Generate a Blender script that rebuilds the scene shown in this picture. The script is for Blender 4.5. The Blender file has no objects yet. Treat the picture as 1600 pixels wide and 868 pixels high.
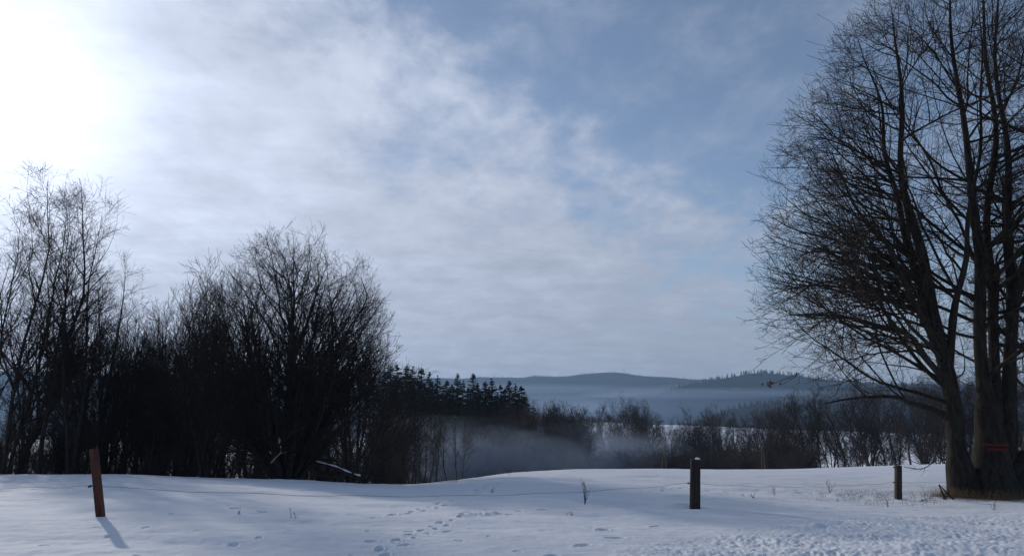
import bpy, math
import numpy as np
from mathutils import Vector

scene = bpy.context.scene
COL = scene.collection
rad = math.radians

# ------------------------------------------------------------------ camera
F_PX, CX, CY, HORIZON = 1155.0, 800.0, 434.0, 660.0
PITCH = math.atan((HORIZON - CY) / F_PX)
CAM_Z = 1.6
cd = bpy.data.cameras.new("camera")
cam = bpy.data.objects.new("camera", cd)
COL.objects.link(cam)
cam.location = (0, 0, CAM_Z)
cam.rotation_euler = (rad(90) + PITCH, 0, 0)
cd.sensor_width = 36.0
cd.lens = 36.0 * F_PX / 1600.0
cd.clip_start = 0.1
cd.clip_end = 30000
scene.camera = cam

# ------------------------------------------------------------------ light
SUN_AZ, SUN_EL = rad(-37.0), rad(20.0)          # azimuth from +Y towards +X
SD = Vector((math.sin(SUN_AZ) * math.cos(SUN_EL), math.cos(SUN_AZ) * math.cos(SUN_EL), math.sin(SUN_EL)))
sl = bpy.data.lights.new("sun", 'SUN')
sl.energy = 2.4
sl.angle = rad(0.9)
sl.color = (1.0, 0.93, 0.84)
so = bpy.data.objects.new("sun", sl)
COL.objects.link(so)
so.rotation_euler = SD.to_track_quat('Z', 'Y').to_euler()

scene.view_settings.view_transform = 'Standard'
scene.view_settings.look = 'None'
scene.view_settings.exposure = -0.28
scene.view_settings.gamma = 1
scene.view_settings.use_curve_mapping = False
scene.render.engine = 'CYCLES'
cy = scene.cycles
cy.use_denoising = True
cy.denoiser = 'OPENIMAGEDENOISE'
cy.denoising_input_passes = 'RGB_ALBEDO_NORMAL'
cy.denoising_prefilter = 'ACCURATE'
cy.use_adaptive_sampling = False
cy.use_light_tree = False
cy.max_bounces = 6
cy.diffuse_bounces = 2
cy.glossy_bounces = 1
cy.volume_bounces = 1
cy.transparent_max_bounces = 4
cy.sample_clamp_indirect = 3.0
scene.render.use_persistent_data = False


class NT:
    """small helper around a node tree"""
    def __init__(self, tree):
        self.t = tree
        self.t.nodes.clear()

    def n(self, typ, **kw):
        nd = self.t.nodes.new(typ)
        for k, v in kw.items():
            setattr(nd, k, v)
        return nd

    def put(self, sock, v):
        if isinstance(v, bpy.types.NodeSocket):
            self.t.links.new(v, sock)
        elif v is not None:
            sock.default_value = v

    def m(self, op, a, b=None, c=None, clamp=False):
        nd = self.n('ShaderNodeMath', operation=op, use_clamp=clamp)
        self.put(nd.inputs[0], a)
        if b is not None: self.put(nd.inputs[1], b)
        if c is not None: self.put(nd.inputs[2], c)
        return nd.outputs[0]

    def vm(self, op, a, b=None):
        nd = self.n('ShaderNodeVectorMath', operation=op)
        self.put(nd.inputs[0], a)
        if b is not None: self.put(nd.inputs[1], b)
        return nd.outputs[1] if op in ('DOT_PRODUCT', 'LENGTH') else nd.outputs[0]

    def noise(self, vec, scale, detail=4, rough=0.5, dist=0.0):
        nd = self.n('ShaderNodeTexNoise')
        self.put(nd.inputs['Vector'], vec)
        nd.inputs['Scale'].default_value = scale
        nd.inputs['Detail'].default_value = detail
        nd.inputs['Roughness'].default_value = rough
        nd.inputs['Distortion'].default_value = dist
        return nd.outputs[0]

    def ramp(self, v, lo, hi, a=0.0, b=1.0):
        nd = self.n('ShaderNodeMapRange', interpolation_type='SMOOTHSTEP')
        self.put(nd.inputs[0], v)
        for i, q in enumerate((lo, hi, a, b)): nd.inputs[i + 1].default_value = q
        return nd.outputs[0]

    def mix(self, f, a, b, blend='MIX'):
        nd = self.n('ShaderNodeMix', data_type='RGBA', blend_type=blend)
        self.put(nd.inputs[0], f)
        self.put(nd.inputs[6], a if isinstance(a, bpy.types.NodeSocket) else (*a, 1))
        self.put(nd.inputs[7], b if isinstance(b, bpy.types.NodeSocket) else (*b, 1))
        return nd.outputs[2]

    def mapping(self, vec, scale=(1, 1, 1), rot=(0, 0, 0), loc=(0, 0, 0)):
        nd = self.n('ShaderNodeMapping')
        self.put(nd.inputs[0], vec)
        nd.inputs['Location'].default_value = loc
        nd.inputs['Rotation'].default_value = rot
        nd.inputs['Scale'].default_value = scale
        return nd.outputs[0]


def pix_dir(px, py):
    u = (px - CX) / F_PX
    v = (CY - py) / F_PX
    return np.array([u, math.cos(PITCH) - v * math.sin(PITCH), math.sin(PITCH) + v * math.cos(PITCH)])


def at(px, py, Y):
    """world point seen at a photo pixel at ground depth Y"""
    d = pix_dir(px, py)
    return np.array([0, 0, CAM_Z]) + d * (Y / d[1])


# ------------------------------------------------------------------ sky
world = bpy.data.worlds.new("World")
scene.world = world
world.use_nodes = True
w = NT(world.node_tree)
tc = w.n('ShaderNodeTexCoord')
dirv = w.vm('NORMALIZE', tc.outputs['Generated'])
sky = w.n('ShaderNodeTexSky', sky_type='NISHITA')
sky.sun_disc = False
sky.sun_elevation = SUN_EL
sky.sun_rotation = SUN_AZ
sky.altitude = 1200
sky.air_density = 1.0
sky.dust_density = 0.6
sky.ozone_density = 2.0
SKY_K = 0.135
sep = w.n('ShaderNodeSeparateXYZ')
w.put(sep.inputs[0], dirv)
zz = sep.outputs[2]
zc = w.m('MAXIMUM', zz, 0.0)
zden = w.m('ADD', zc, 0.13)
cmb = w.n('ShaderNodeCombineXYZ')
w.put(cmb.inputs[0], w.m('DIVIDE', sep.outputs[0], zden))
w.put(cmb.inputs[1], w.m('DIVIDE', sep.outputs[1], zden))
q = cmb.outputs[0]
# thin cirrus veil whose edge runs across the sky from high up down to the right
d1 = Vector(pix_dir(620, -60)).normalized()
d2 = Vector(pix_dir(1230, 390)).normalized()
nb = d2.cross(d1).normalized()
if nb.dot(SD) < 0: nb = -nb
side = w.vm('DOT_PRODUCT', dirv, tuple(nb))
n_big = w.noise(w.mapping(q, (1.0, 1.0, 1.0), (0, 0, 0.5), (3.1, 1.7, 0)), 1.1, 7, 0.55, 0.5)
n_mid = w.noise(w.mapping(q, (1.0, 0.75, 1.0), (0, 0, rad(-30)), (7.3, 2.2, 0)), 3.4, 10, 0.60, 0.25)
n_fin = w.noise(w.mapping(q, (1.0, 0.6, 1.0), (0, 0, rad(-40)), (2.3, 5.2, 0)), 11.0, 8, 0.6, 0.3)
n_mid = w.m('ADD', w.m('MULTIPLY', n_mid, 0.74), w.m('MULTIPLY', n_fin, 0.26))
n_rip = w.noise(w.mapping(q, (0.8, 2.0, 1.0), (0, 0, rad(-14)), (1.3, 9.0, 0)), 3.6, 7, 0.6, 0.4)
edge = w.m('ADD', side, w.m('MULTIPLY', w.m('SUBTRACT', n_big, 0.5), 0.42))
edge = w.m('ADD', edge, w.m('MULTIPLY', w.m('SUBTRACT', n_mid, 0.5), 0.75))
cover = w.ramp(edge, -0.10, 0.20, 0.0, 0.96)
wisps = w.ramp(n_mid, 0.42, 0.68, 0.07, 0.42)
cover = w.m('MAXIMUM', cover, wisps)
low = w.ramp(zz, 0.0, 0.28, 0.92, 0.0)           # veil thickens towards the horizon
cover = w.m('MAXIMUM', cover, low)
ang = w.vm('DOT_PRODUCT', dirv, tuple(SD))
angc = w.m('MAXIMUM', ang, 0.0)
g1 = w.m('POWER', angc, 110.0)
g2 = w.m('POWER', angc, 9.0)
g3 = w.m('POWER', angc, 3.0)
tex = w.m('ADD', 1.0, w.m('MULTIPLY', w.m('SUBTRACT', n_rip, 0.5), 0.35))
tex = w.m('MULTIPLY', tex, w.m('ADD', 1.0, w.m('MULTIPLY', w.m('SUBTRACT', n_mid, 0.5), 0.95)))
cl = w.m('MULTIPLY', w.m('ADD', 0.43, w.m('ADD', w.m('MULTIPLY', g3, 0.25), w.m('MULTIPLY', g2, 0.19))), tex)
eldim = w.ramp(zz, 0.0, 0.30, 0.90, 1.12)          # cloud near the horizon is lit less
cl = w.m('MULTIPLY', cl, eldim)
cl = w.m('ADD', cl, w.m('MULTIPLY', g1, 0.9))
ccol = w.n('ShaderNodeCombineColor')
w.put(ccol.inputs[0], w.m('MULTIPLY', cl, 0.90))
w.put(ccol.inputs[1], w.m('MULTIPLY', cl, 0.985))
w.put(ccol.inputs[2], w.m('MULTIPLY', cl, 1.19))
skyc = w.mix(1.0, sky.outputs[0], (SKY_K * 1.0, SKY_K * 0.95, SKY_K * 0.92), 'MULTIPLY')
final = w.mix(cover, skyc, ccol.outputs[0])
scl = w.mix(1.0, final, (10, 10, 10), 'MULTIPLY')
bg = w.n('ShaderNodeBackground')
w.put(bg.inputs[0], scl)
bg.inputs[1].default_value = 0.1
wo = w.n('ShaderNodeOutputWorld')
w.put(wo.inputs[0], bg.outputs[0])

# ------------------------------------------------------------------ helpers
def tag(o, label=None, cat=None, group=None, kind=None):
    if label: o['label'] = label
    if cat: o['category'] = cat
    if group: o['group'] = group
    if kind: o['kind'] = kind
    return o


def empty(name, loc=(0, 0, 0), rz=0.0):
    o = bpy.data.objects.new(name, None)
    COL.objects.link(o)
    o.location = loc
    o.rotation_euler = (0, 0, rz)
    o.empty_display_size = 0.3
    return o


def mesh_from(name, V, Fq, smooth=False):
    """V (n,3); Fq list of int arrays (m,k) with k 3 or 4"""
    if not isinstance(Fq, (list, tuple)): Fq = [Fq]
    Fq = [np.asarray(f, dtype=np.int32) for f in Fq if len(f)]
    me = bpy.data.meshes.new(name)
    V = np.ascontiguousarray(V, dtype=np.float32)
    me.vertices.add(len(V))
    me.vertices.foreach_set('co', V.ravel())
    loops = np.concatenate([f.ravel() for f in Fq])
    tot = np.concatenate([np.full(len(f), f.shape[1], dtype=np.int32) for f in Fq])
    start = np.concatenate(([0], np.cumsum(tot)[:-1])).astype(np.int32)
    me.loops.add(len(loops))
    me.loops.foreach_set('vertex_index', loops)
    me.polygons.add(len(tot))
    me.polygons.foreach_set('loop_start', start)
    me.polygons.foreach_set('loop_total', tot)
    if smooth:
        me.polygons.foreach_set('use_smooth', np.ones(len(tot), dtype=bool))
    me.update(calc_edges=True)
    return me


def link(name, me, material, parent=None, loc=None):
    o = bpy.data.objects.new(name, me)
    COL.objects.link(o)
    if material is not None and not me.materials:
        me.materials.append(material)
    if parent is not None: o.parent = parent
    if loc is not None: o.location = loc
    return o


class Geo:
    def __init__(self):
        self.v, self.f3, self.f4, self.n = [], [], [], 0

    def add(self, V, F):
        F = np.asarray(F)
        self.v.append(np.asarray(V, dtype=np.float32))
        (self.f4 if F.shape[1] == 4 else self.f3).append(F + self.n)
        self.n += len(V)

    def mesh(self, name, smooth=False):
        fs = []
        if self.f4: fs.append(np.concatenate(self.f4))
        if self.f3: fs.append(np.concatenate(self.f3))
        return mesh_from(name, np.concatenate(self.v), fs, smooth)


def tubes(g, P, R, k):
    """P (N,S,3), R (N,S): add N tubes of k sides"""
    N, S, _ = P.shape
    if N == 0: return
    T = np.empty_like(P)
    T[:, 1:-1] = P[:, 2:] - P[:, :-2]
    T[:, 0] = P[:, 1] - P[:, 0]
    T[:, -1] = P[:, -1] - P[:, -2]
    T /= np.linalg.norm(T, axis=2, keepdims=True) + 1e-9
    ref = np.zeros((N, 1, 3)); ax = np.argmin(np.abs(T[:, 0]), axis=1)
    ref[np.arange(N), 0, ax] = 1.0
    A = ref - (ref * T).sum(2, keepdims=True) * T
    A /= np.linalg.norm(A, axis=2, keepdims=True) + 1e-9
    B = np.cross(T, A)
    th = np.arange(k) * 2 * np.pi / k
    V = (P[:, :, None, :] + R[:, :, None, None] * (np.cos(th)[None, None, :, None] * A[:, :, None, :] + np.sin(th)[None, None, :, None] * B[:, :, None, :]))
    idx = np.arange(N * S * k).reshape(N, S, k)
    a = idx[:, :-1, :]; b = np.roll(a, -1, axis=2)
    c = idx[:, 1:, :]; d = np.roll(c, -1, axis=2)
    F = np.stack([a, b, d, c], axis=-1).reshape(-1, 4)
    g.add(V.reshape(-1, 3), F)


def grow(rng, P0, D0, L, R0, nseg, wob, trop, taper=0.25, rmin=0.003, trop2=None):
    """march N branches; trop/trop2: upward pull at the start and at the tip"""
    N = len(P0)
    P = np.empty((N, nseg + 1, 3)); P[:, 0] = P0
    D = D0.copy()
    trop2 = trop if trop2 is None else trop2
    for s in range(nseg):
        f = s / max(nseg - 1, 1)
        D = D + rng.normal(0, wob, (N, 3))
        D[:, 2] += trop * (1 - f) + trop2 * f
        D /= np.linalg.norm(D, axis=1, keepdims=True) + 1e-9
        P[:, s + 1] = P[:, s] + D * (L / nseg)[:, None]
    t = np.linspace(0, 1, nseg + 1)[None]
    R = np.maximum(R0[:, None] * (1 - (1 - taper) * t), rmin)
    return P, R


def seg_len(P):
    return np.linalg.norm(P[:, 1:] - P[:, :-1], axis=2).sum(1)


def spawn(rng, P, R, spacing, t0, t1, a0, a1, up=0.0, axis=None, outward=0.0, power=1.0):
    """start points, directions, parent radius and t of children"""
    N, S, _ = P.shape
    L = seg_len(P) * (t1 - t0)
    cnt = rng.poisson(L / spacing)
    par = np.repeat(np.arange(N), cnt)
    M = len(par)
    t = t0 + (t1 - t0) * rng.random(M) ** power
    x = t * (S - 1)
    i = np.minimum(x.astype(int), S - 2); f = (x - i)[:, None]
    A = P[par, i]; B = P[par, i + 1]
    P0 = A * (1 - f) + B * f
    T = B - A; T /= np.linalg.norm(T, axis=1, keepdims=True) + 1e-9
    r = R[par, i] * (1 - f[:, 0]) + R[par, i + 1] * f[:, 0]
    rv = rng.normal(0, 1, (M, 3))
    if axis is not None and outward > 0:
        o = P0 - axis; o[:, 2] = 0
        o /= np.linalg.norm(o, axis=1, keepdims=True) + 1e-6
        rv = rv + o * outward
    rv[:, 2] += up
    rv -= (rv * T).sum(1, keepdims=True) * T
    rv /= np.linalg.norm(rv, axis=1, keepdims=True) + 1e-9
    a = rng.uniform(a0, a1, M)[:, None]
    D = T * np.cos(a) + rv * np.sin(a)
    return P0, D, r, t, par


def exit_dist(P0, D, inside, maxd, n=20):
    out = np.full(len(P0), maxd)
    done = np.zeros(len(P0), bool)
    for t in np.linspace(0, maxd, n)[1:]:
        ins = inside(P0 + D * t)
        new = (~ins) & (~done)
        out[new] = t
        done |= new
    return out


def profile_env(zt, rt, axis=(0, 0)):
    zt, rt = np.array(zt, float), np.array(rt, float)
    def f(p):
        r = np.hypot(p[:, 0] - axis[0], p[:, 1] - axis[1])
        return r < np.interp(p[:, 2], zt, rt, left=0, right=0)
    return f


def resample(pts, n):
    pts = np.asarray(pts, float)
    s = np.r_[0, np.cumsum(np.linalg.norm(np.diff(pts[:, :3], axis=0), axis=1))]
    u = np.linspace(0, s[-1], n)
    # catmull-ish smoothing: linear resample then a small blur
    q = np.stack([np.interp(u, s, pts[:, c]) for c in range(pts.shape[1])], 1)
    for _ in range(2):
        q[1:-1] = 0.25 * q[:-2] + 0.5 * q[1:-1] + 0.25 * q[2:]
    return q


# ------------------------------------------------------------------ materials
def mat(name, build):
    m = bpy.data.materials.new(name)
    m.use_nodes = True
    t = NT(m.node_tree)
    out = t.n('ShaderNodeOutputMaterial')
    p = t.n('ShaderNodeBsdfPrincipled')
    t.put(out.inputs[0], p.outputs[0])
    build(t, p, out)
    return m


def bark(name, dark, lightc, scale=6.0, moss=None, bump=0.35):
    def b(t, p, out):
        tc = t.n('ShaderNodeTexCoord')
        ob = tc.outputs['Object']
        n1 = t.noise(t.mapping(ob, (1, 1, 0.22)), scale, 6, 0.65, 0.3)
        n2 = t.noise(ob, 0.7, 3, 0.5)
        c = t.mix(t.ramp(n1, 0.3, 0.72), dark, lightc)
        if moss: c = t.mix(t.ramp(n2, 0.52, 0.7, 0, 0.6), c, moss)
        t.put(p.inputs['Base Color'], c)
        p.inputs['Roughness'].default_value = 0.9
        p.inputs['Specular IOR Level'].default_value = 0.2
        if bump:
            bn = t.n('ShaderNodeBump')
            bn.inputs['Strength'].default_value = bump
            bn.inputs['Distance'].default_value = 0.04
            t.put(bn.inputs['Height'], n1)
            t.put(p.inputs['Normal'], bn.outputs[0])
    return mat(name, b)


M = {}
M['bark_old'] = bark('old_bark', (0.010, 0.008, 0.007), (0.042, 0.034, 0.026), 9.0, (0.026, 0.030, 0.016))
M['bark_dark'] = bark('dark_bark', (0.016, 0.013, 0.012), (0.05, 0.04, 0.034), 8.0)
M['twig'] = bark('brown_twig', (0.030, 0.020, 0.015), (0.070, 0.048, 0.036), 3.0, None, 0)
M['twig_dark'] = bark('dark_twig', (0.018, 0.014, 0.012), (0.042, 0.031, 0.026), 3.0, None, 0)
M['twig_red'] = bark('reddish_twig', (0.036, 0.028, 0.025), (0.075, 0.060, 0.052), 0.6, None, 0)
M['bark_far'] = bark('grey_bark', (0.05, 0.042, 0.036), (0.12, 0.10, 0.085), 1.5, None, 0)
M['bark_birch'] = bark('birch_bark', (0.05, 0.045, 0.04), (0.30, 0.28, 0.25), 4.0, None, 0.2)
M['bark_pale'] = bark('pale_bark', (0.20, 0.13, 0.08), (0.42, 0.32, 0.22), 4.0, None, 0.2)
M['needles'] = bark('spruce_needles', (0.014, 0.022, 0.014), (0.035, 0.048, 0.028), 2.0, None, 0)
M['needles_far'] = bark('far_needles', (0.016, 0.024, 0.018), (0.032, 0.042, 0.030), 0.02, None, 0)
M['straw'] = bark('dry_straw', (0.11, 0.065, 0.035), (0.30, 0.20, 0.11), 5.0, None, 0)
M['weed'] = bark('dry_weed', (0.035, 0.026, 0.02), (0.11, 0.085, 0.06), 5.0, None, 0)


def snow_build(t, p, out):
    tc = t.n('ShaderNodeTexCoord')
    ob = tc.outputs['Object']
    geo = t.n('ShaderNodeNewGeometry')
    pos = geo.outputs['Position']
    fine = t.noise(pos, 38.0, 5, 0.65)
    mid = t.noise(t.mapping(pos, (1, 1.6, 1)), 4.0, 5, 0.6, 0.4)
    big = t.noise(pos, 0.35, 3, 0.5)
    t.put(p.inputs['Base Color'], t.mix(t.ramp(big, 0.35, 0.65), (0.79, 0.81, 0.85), (0.84, 0.855, 0.88)))
    p.inputs['Roughness'].default_value = 0.55
    p.inputs['Specular IOR Level'].default_value = 0.15
    # sparkle: a few ice crystals catch the sun
    vor = t.n('ShaderNodeTexVoronoi')
    vor.inputs['Scale'].default_value = 26.0
    t.put(vor.inputs['Vector'], pos)
    sp = t.m('MULTIPLY', t.m('LESS_THAN', vor.outputs['Distance'], 0.10), 1.0)
    rnd = t.n('ShaderNodeSeparateColor')
    t.put(rnd.inputs[0], vor.outputs['Color'])
    sp = t.m('MULTIPLY', sp, t.m('GREATER_THAN', rnd.outputs[0], 0.985))
    t.put(p.inputs['Roughness'], t.m('SUBTRACT', 0.8, t.m('MULTIPLY', sp, 0.6)))
    b1 = t.n('ShaderNodeBump'); b1.inputs['Strength'].default_value = 0.35; b1.inputs['Distance'].default_value = 0.006
    t.put(b1.inputs['Height'], fine)
    b2 = t.n('ShaderNodeBump'); b2.inputs['Strength'].default_value = 0.3; b2.inputs['Distance'].default_value = 0.03
    t.put(b2.inputs['Height'], mid)
    t.put(b2.inputs['Normal'], b1.outputs[0])
    t.put(p.inputs['Normal'], b2.outputs[0])
M['snow'] = mat('snow', snow_build)


def wood_post(name, a, b_, sc=30.0):
    def b(t, p, out):
        tc = t.n('ShaderNodeTexCoord')
        ob = tc.outputs['Object']
        g = t.noise(t.mapping(ob, (1, 1, 0.05)), sc, 7, 0.7, 0.4)
        n = t.noise(ob, 4.0, 4, 0.6)
        c = t.mix(t.ramp(g, 0.35, 0.68), a, b_)
        c = t.mix(t.ramp(n, 0.5, 0.75, 0, 0.55), c, (a[0] * 0.5, a[1] * 0.5, a[2] * 0.5))
        t.put(p.inputs['Base Color'], c)
        p.inputs['Roughness'].default_value = 0.85
        bn = t.n('ShaderNodeBump'); bn.inputs['Strength'].default_value = 0.7; bn.inputs['Distance'].default_value = 0.012
        t.put(bn.inputs['Height'], g)
        t.put(p.inputs['Normal'], bn.outputs[0])
    return mat(name, b)
M['post_red'] = wood_post('reddish_wood', (0.030, 0.008, 0.005), (0.13, 0.036, 0.020))
M['post_dark'] = wood_post('weathered_wood', (0.010, 0.007, 0.006), (0.050, 0.030, 0.022))
M['post_brown'] = wood_post('brown_wood', (0.07, 0.04, 0.02), (0.20, 0.115, 0.06))


def plain(name, c, rough=0.6, metal=0.0):
    def b(t, p, out):
        tc = t.n('ShaderNodeTexCoord')
        n = t.noise(tc.outputs['Object'], 30.0, 4, 0.6)
        t.put(p.inputs['Base Color'], t.mix(n, tuple(x * 0.75 for x in c), tuple(min(1, x * 1.2) for x in c)))
        p.inputs['Roughness'].default_value = rough
        p.inputs['Metallic'].default_value = metal
    return mat(name, b)
M['plastic'] = plain('black_plastic', (0.02, 0.02, 0.02), 0.4)
M['wire'] = plain('steel_wire', (0.10, 0.10, 0.11), 0.5, 0.6)
M['paint'] = plain('red_paint', (0.11, 0.010, 0.010), 0.9)
M['steel'] = plain('mast_steel', (0.25, 0.26, 0.28), 0.5, 0.3)
M['leaf'] = plain('dry_leaf', (0.05, 0.030, 0.018), 0.9)


def hill_build(t, p, out):
    geo = t.n('ShaderNodeNewGeometry')
    pos = geo.outputs['Position']
    n = t.noise(pos, 0.006, 6, 0.65, 0.5)
    n2 = t.noise(t.mapping(pos, (1, 1, 0.3)), 0.09, 5, 0.7)
    c = t.mix(t.ramp(n, 0.4, 0.62), (0.018, 0.026, 0.020), (0.050, 0.048, 0.040))
    c = t.mix(t.ramp(n2, 0.4, 0.7), c, (0.030, 0.036, 0.030))
    t.put(p.inputs['Base Color'], c)
    p.inputs['Roughness'].default_value = 1.0
    p.inputs['Specular IOR Level'].default_value = 0.0
    b1 = t.n('ShaderNodeBump'); b1.inputs['Strength'].default_value = 0.8; b1.inputs['Distance'].default_value = 8.0
    t.put(b1.inputs['Height'], n2)
    t.put(p.inputs['Normal'], b1.outputs[0])
M['hill'] = mat('wooded_hill', hill_build)

# ------------------------------------------------------------------ ground
TX = np.array([-900, -300, 0, 158, 300, 450, 560, 640, 700, 760, 900, 1090, 1200, 1404, 1500, 1600, 1900, 2500], float)
TS = np.array([pix_dir(x, 745)[0] / pix_dir(x, 745)[1] for x in TX])
TY = np.array([7.0, 11, 16.5, 21.5, 28, 35, 45, 60, 90, 130, 200, 300, 450, 700, 1000])
# photo row at which the ground stands, per depth (rows) and column
TP = np.array([
    # -900 -300    0   158   300   450   560   640   700   760   900  1090  1200  1404  1500  1600  1900 2500
    [ 905,  905,  905,  905,  905,  907,  908,  909,  910,  912,  914,  916,  918,  920,  920,  920,  920, 920],  # 7
    [ 805,  808,  810,  811,  814,  819,  822,  825,  827,  829,  834,  838,  840,  842,  842,  842,  842, 842],  # 11
    [ 768,  772,  773,  774,  776,  780,  784,  786,  786,  786,  789,  793,  795,  798,  799,  800,  800, 800],  # 16.5
    [ 750,  754,  755,  755,  757,  762,  767,  769,  768,  765,  765,  769,  772,  784,  785,  786,  786, 786],  # 21.5
    [ 738,  742,  743,  741,  745,  750,  756,  759,  757,  751,  747,  750,  752,  757,  758,  760,  760, 760],  # 28
    [ 735,  739,  740,  740,  744,  748,  755,  757,  751,  743,  736,  738,  739,  739,  739,  742,  744, 744],  # 35
    [ 740,  744,  745,  746,  750,  755,  762,  765,  754,  739,  730,  731,  732,  727,  725,  727,  732, 732],  # 45
    [ 746,  749,  750,  751,  756,  762,  770,  775,  765,  747,  733,  733,  733,  725,  722,  724,  728, 728],  # 60
    [ 750,  752,  753,  755,  760,  766,  774,  780,  778,  768,  750,  745,  742,  728,  724,  726,  730, 730],  # 90
    [ 748,  750,  750,  752,  756,  762,  770,  776,  776,  770,  758,  752,  746,  727,  723,  725,  728, 728],  # 130
    [ 740,  742,  742,  744,  748,  752,  758,  762,  764,  762,  754,  748,  742,  722,  719,  719,  722, 722],  # 200
    [ 725,  725,  725,  728,  732,  736,  740,  742,  744,  744,  736,  730,  727,  712,  709,  708,  710, 710],  # 300
    [ 705,  705,  705,  706,  708,  710,  712,  712,  712,  710,  698,  697,  700,  696,  696,  695,  695, 695],  # 450
    [ 690,  690,  690,  690,  690,  690,  688,  684,  678,  668,  652,  662,  668,  676,  678,  680,  680, 680],  # 700
    [ 684,  684,  684,  684,  684,  684,  684,  682,  680,  675,  668,  672,  674,  678,  680,  682,  682, 682],  # 1000
], float)
vv = (CY - TP) / F_PX
TE = (math.sin(PITCH) + vv * math.cos(PITCH)) / (math.cos(PITCH) - vv * math.sin(PITCH))
TZ = CAM_Z + TE * TY[:, None]
TZ = np.vstack([np.full((1, len(TS)), 0.04), TZ, np.full((1, len(TS)), -60.0), np.full((1, len(TS)), -90.0)])
TYL = np.log(np.r_[3.0, TY, 1700.0, 9000.0])

# resample to a fine regular lattice in (slope, log depth), then blur for a smooth surface
NS, NL = 240, 300
_s = np.linspace(TS[0], TS[-1], NS)
_l = np.linspace(TYL[0], TYL[-1], NL)
_a = np.stack([np.interp(_s, TS, row) for row in TZ])
LAT = np.stack([np.interp(_l, TYL, _a[:, j]) for j in range(NS)], axis=1)
def blur(A, n, axis):
    for _ in range(n):
        B = np.pad(A, [(1, 1) if i == axis else (0, 0) for i in range(2)], mode='edge')
        A = 0.25 * np.take(B, range(0, A.shape[axis]), axis) + 0.5 * A + 0.25 * np.take(B, range(2, A.shape[axis] + 2), axis)
    return A
LAT = blur(blur(LAT, 16, 0), 14, 1)


def lattice(A, i, j):
    i = np.clip(i, 0, A.shape[0] - 1.001); j = np.clip(j, 0, A.shape[1] - 1.001)
    i0 = i.astype(int); j0 = j.astype(int); a = i - i0; b = j - j0
    return (A[i0, j0] * (1 - a) * (1 - b) + A[i0 + 1, j0] * a * (1 - b) + A[i0, j0 + 1] * (1 - a) * b + A[i0 + 1, j0 + 1] * a * b)


def vnoise(X, Y, seed):
    n = 256
    r = np.random.default_rng(seed).random((n, n))
    xi = np.floor(X).astype(int); yi = np.floor(Y).astype(int)
    fx = X - xi; fy = Y - yi
    fx = fx * fx * (3 - 2 * fx); fy = fy * fy * (3 - 2 * fy)
    g = lambda a, b: r[a % n, b % n]
    return (g(xi, yi) * (1 - fx) * (1 - fy) + g(xi + 1, yi) * fx * (1 - fy) + g(xi, yi + 1) * (1 - fx) * fy + g(xi + 1, yi + 1) * fx * fy) - 0.5


def ground_base(X, Y):
    X = np.asarray(X, float); Y = np.asarray(Y, float)
    Ye = np.maximum(Y, 3.0)
    S = np.clip(X / Ye, TS[0], TS[-1])
    l = np.log(np.maximum(np.where(np.abs(X) / Ye > TS[-1], np.hypot(X, Y) * 0.7, Ye), 3.0))
    z = lattice(LAT, (l - _l[0]) / (_l[1] - _l[0]), (S - _s[0]) / (_s[1] - _s[0]))
    k = np.clip((Y + 2) / 6.0, 0, 1)
    return z * k


def gz(X, Y):
    return float(ground_base(np.array([X]), np.array([Y]))[0])


def on_ground(px, Y, py=735):
    d = pix_dir(px, py)
    X = d[0] / d[1] * Y
    return np.array([X, Y, gz(X, Y)])


def hit(px, py, y0=6.5, y1=60.0):
    """where the sight line through a photo pixel first meets the snow"""
    d = pix_dir(px, py)
    Y = np.linspace(y0, y1, 3000)
    X = d[0] / d[1] * Y
    z = CAM_Z + d[2] / d[1] * Y
    g = ground_base(X, Y)
    k = np.argmax(z <= g) if (z <= g).any() else len(Y) - 1
    return np.array([X[k], Y[k], g[k]])


rg = np.random.default_rng(11)
prints = []          # x, y, along, across, depth, angle
def track(pts, step, jit, size, depth):
    W = [hit(*p)[:2] for p in pts]
    W = np.array(W)
    s = np.r_[0, np.cumsum(np.linalg.norm(np.diff(W, axis=0), axis=1))]
    u = np.arange(0, s[-1], step)
    for k, uu in enumerate(u):
        x = np.interp(uu, s, W[:, 0]); y = np.interp(uu, s, W[:, 1])
        x2 = np.interp(uu + .3, s, W[:, 0]); y2 = np.interp(uu + .3, s, W[:, 1])
        a = math.atan2(y2 - y, x2 - x)
        sd = (0.09 if k % 2 else -0.09) + rg.normal(0, jit)
        prints.append((x - math.sin(a) * sd, y + math.cos(a) * sd, size * rg.uniform(.8, 1.3), size * .45 * rg.uniform(.8, 1.2), depth * rg.uniform(.6, 1.3), a + rg.normal(0, .25)))
track([(570, 872), (600, 858), (650, 838), (690, 822), (725, 805)], 0.27, 0.02, 0.12, 0.065)
track([(605, 804), (650, 799), (690, 790), (720, 776), (750, 765), (775, 755)], 0.30, 0.03, 0.13, 0.065)
track([(790, 803), (850, 798), (900, 793), (960, 789), (1010, 786)], 0.50, 0.04, 0.12, 0.04)
track([(330, 787), (380, 797), (440, 805), (520, 808), (600, 806)], 0.75, 0.05, 0.18, 0.05)
track([(10, 765), (60, 763), (110, 767)], 0.6, 0.08, 0.2, 0.05)
track([(1000, 765), (1045, 762), (1100, 763), (1150, 768), (1170, 775)], 0.5, 0.1, 0.14, 0.05)
track([(840, 868), (905, 850), (960, 838), (1010, 815)], 1.0, 0.2, 0.2, 0.045)
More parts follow.
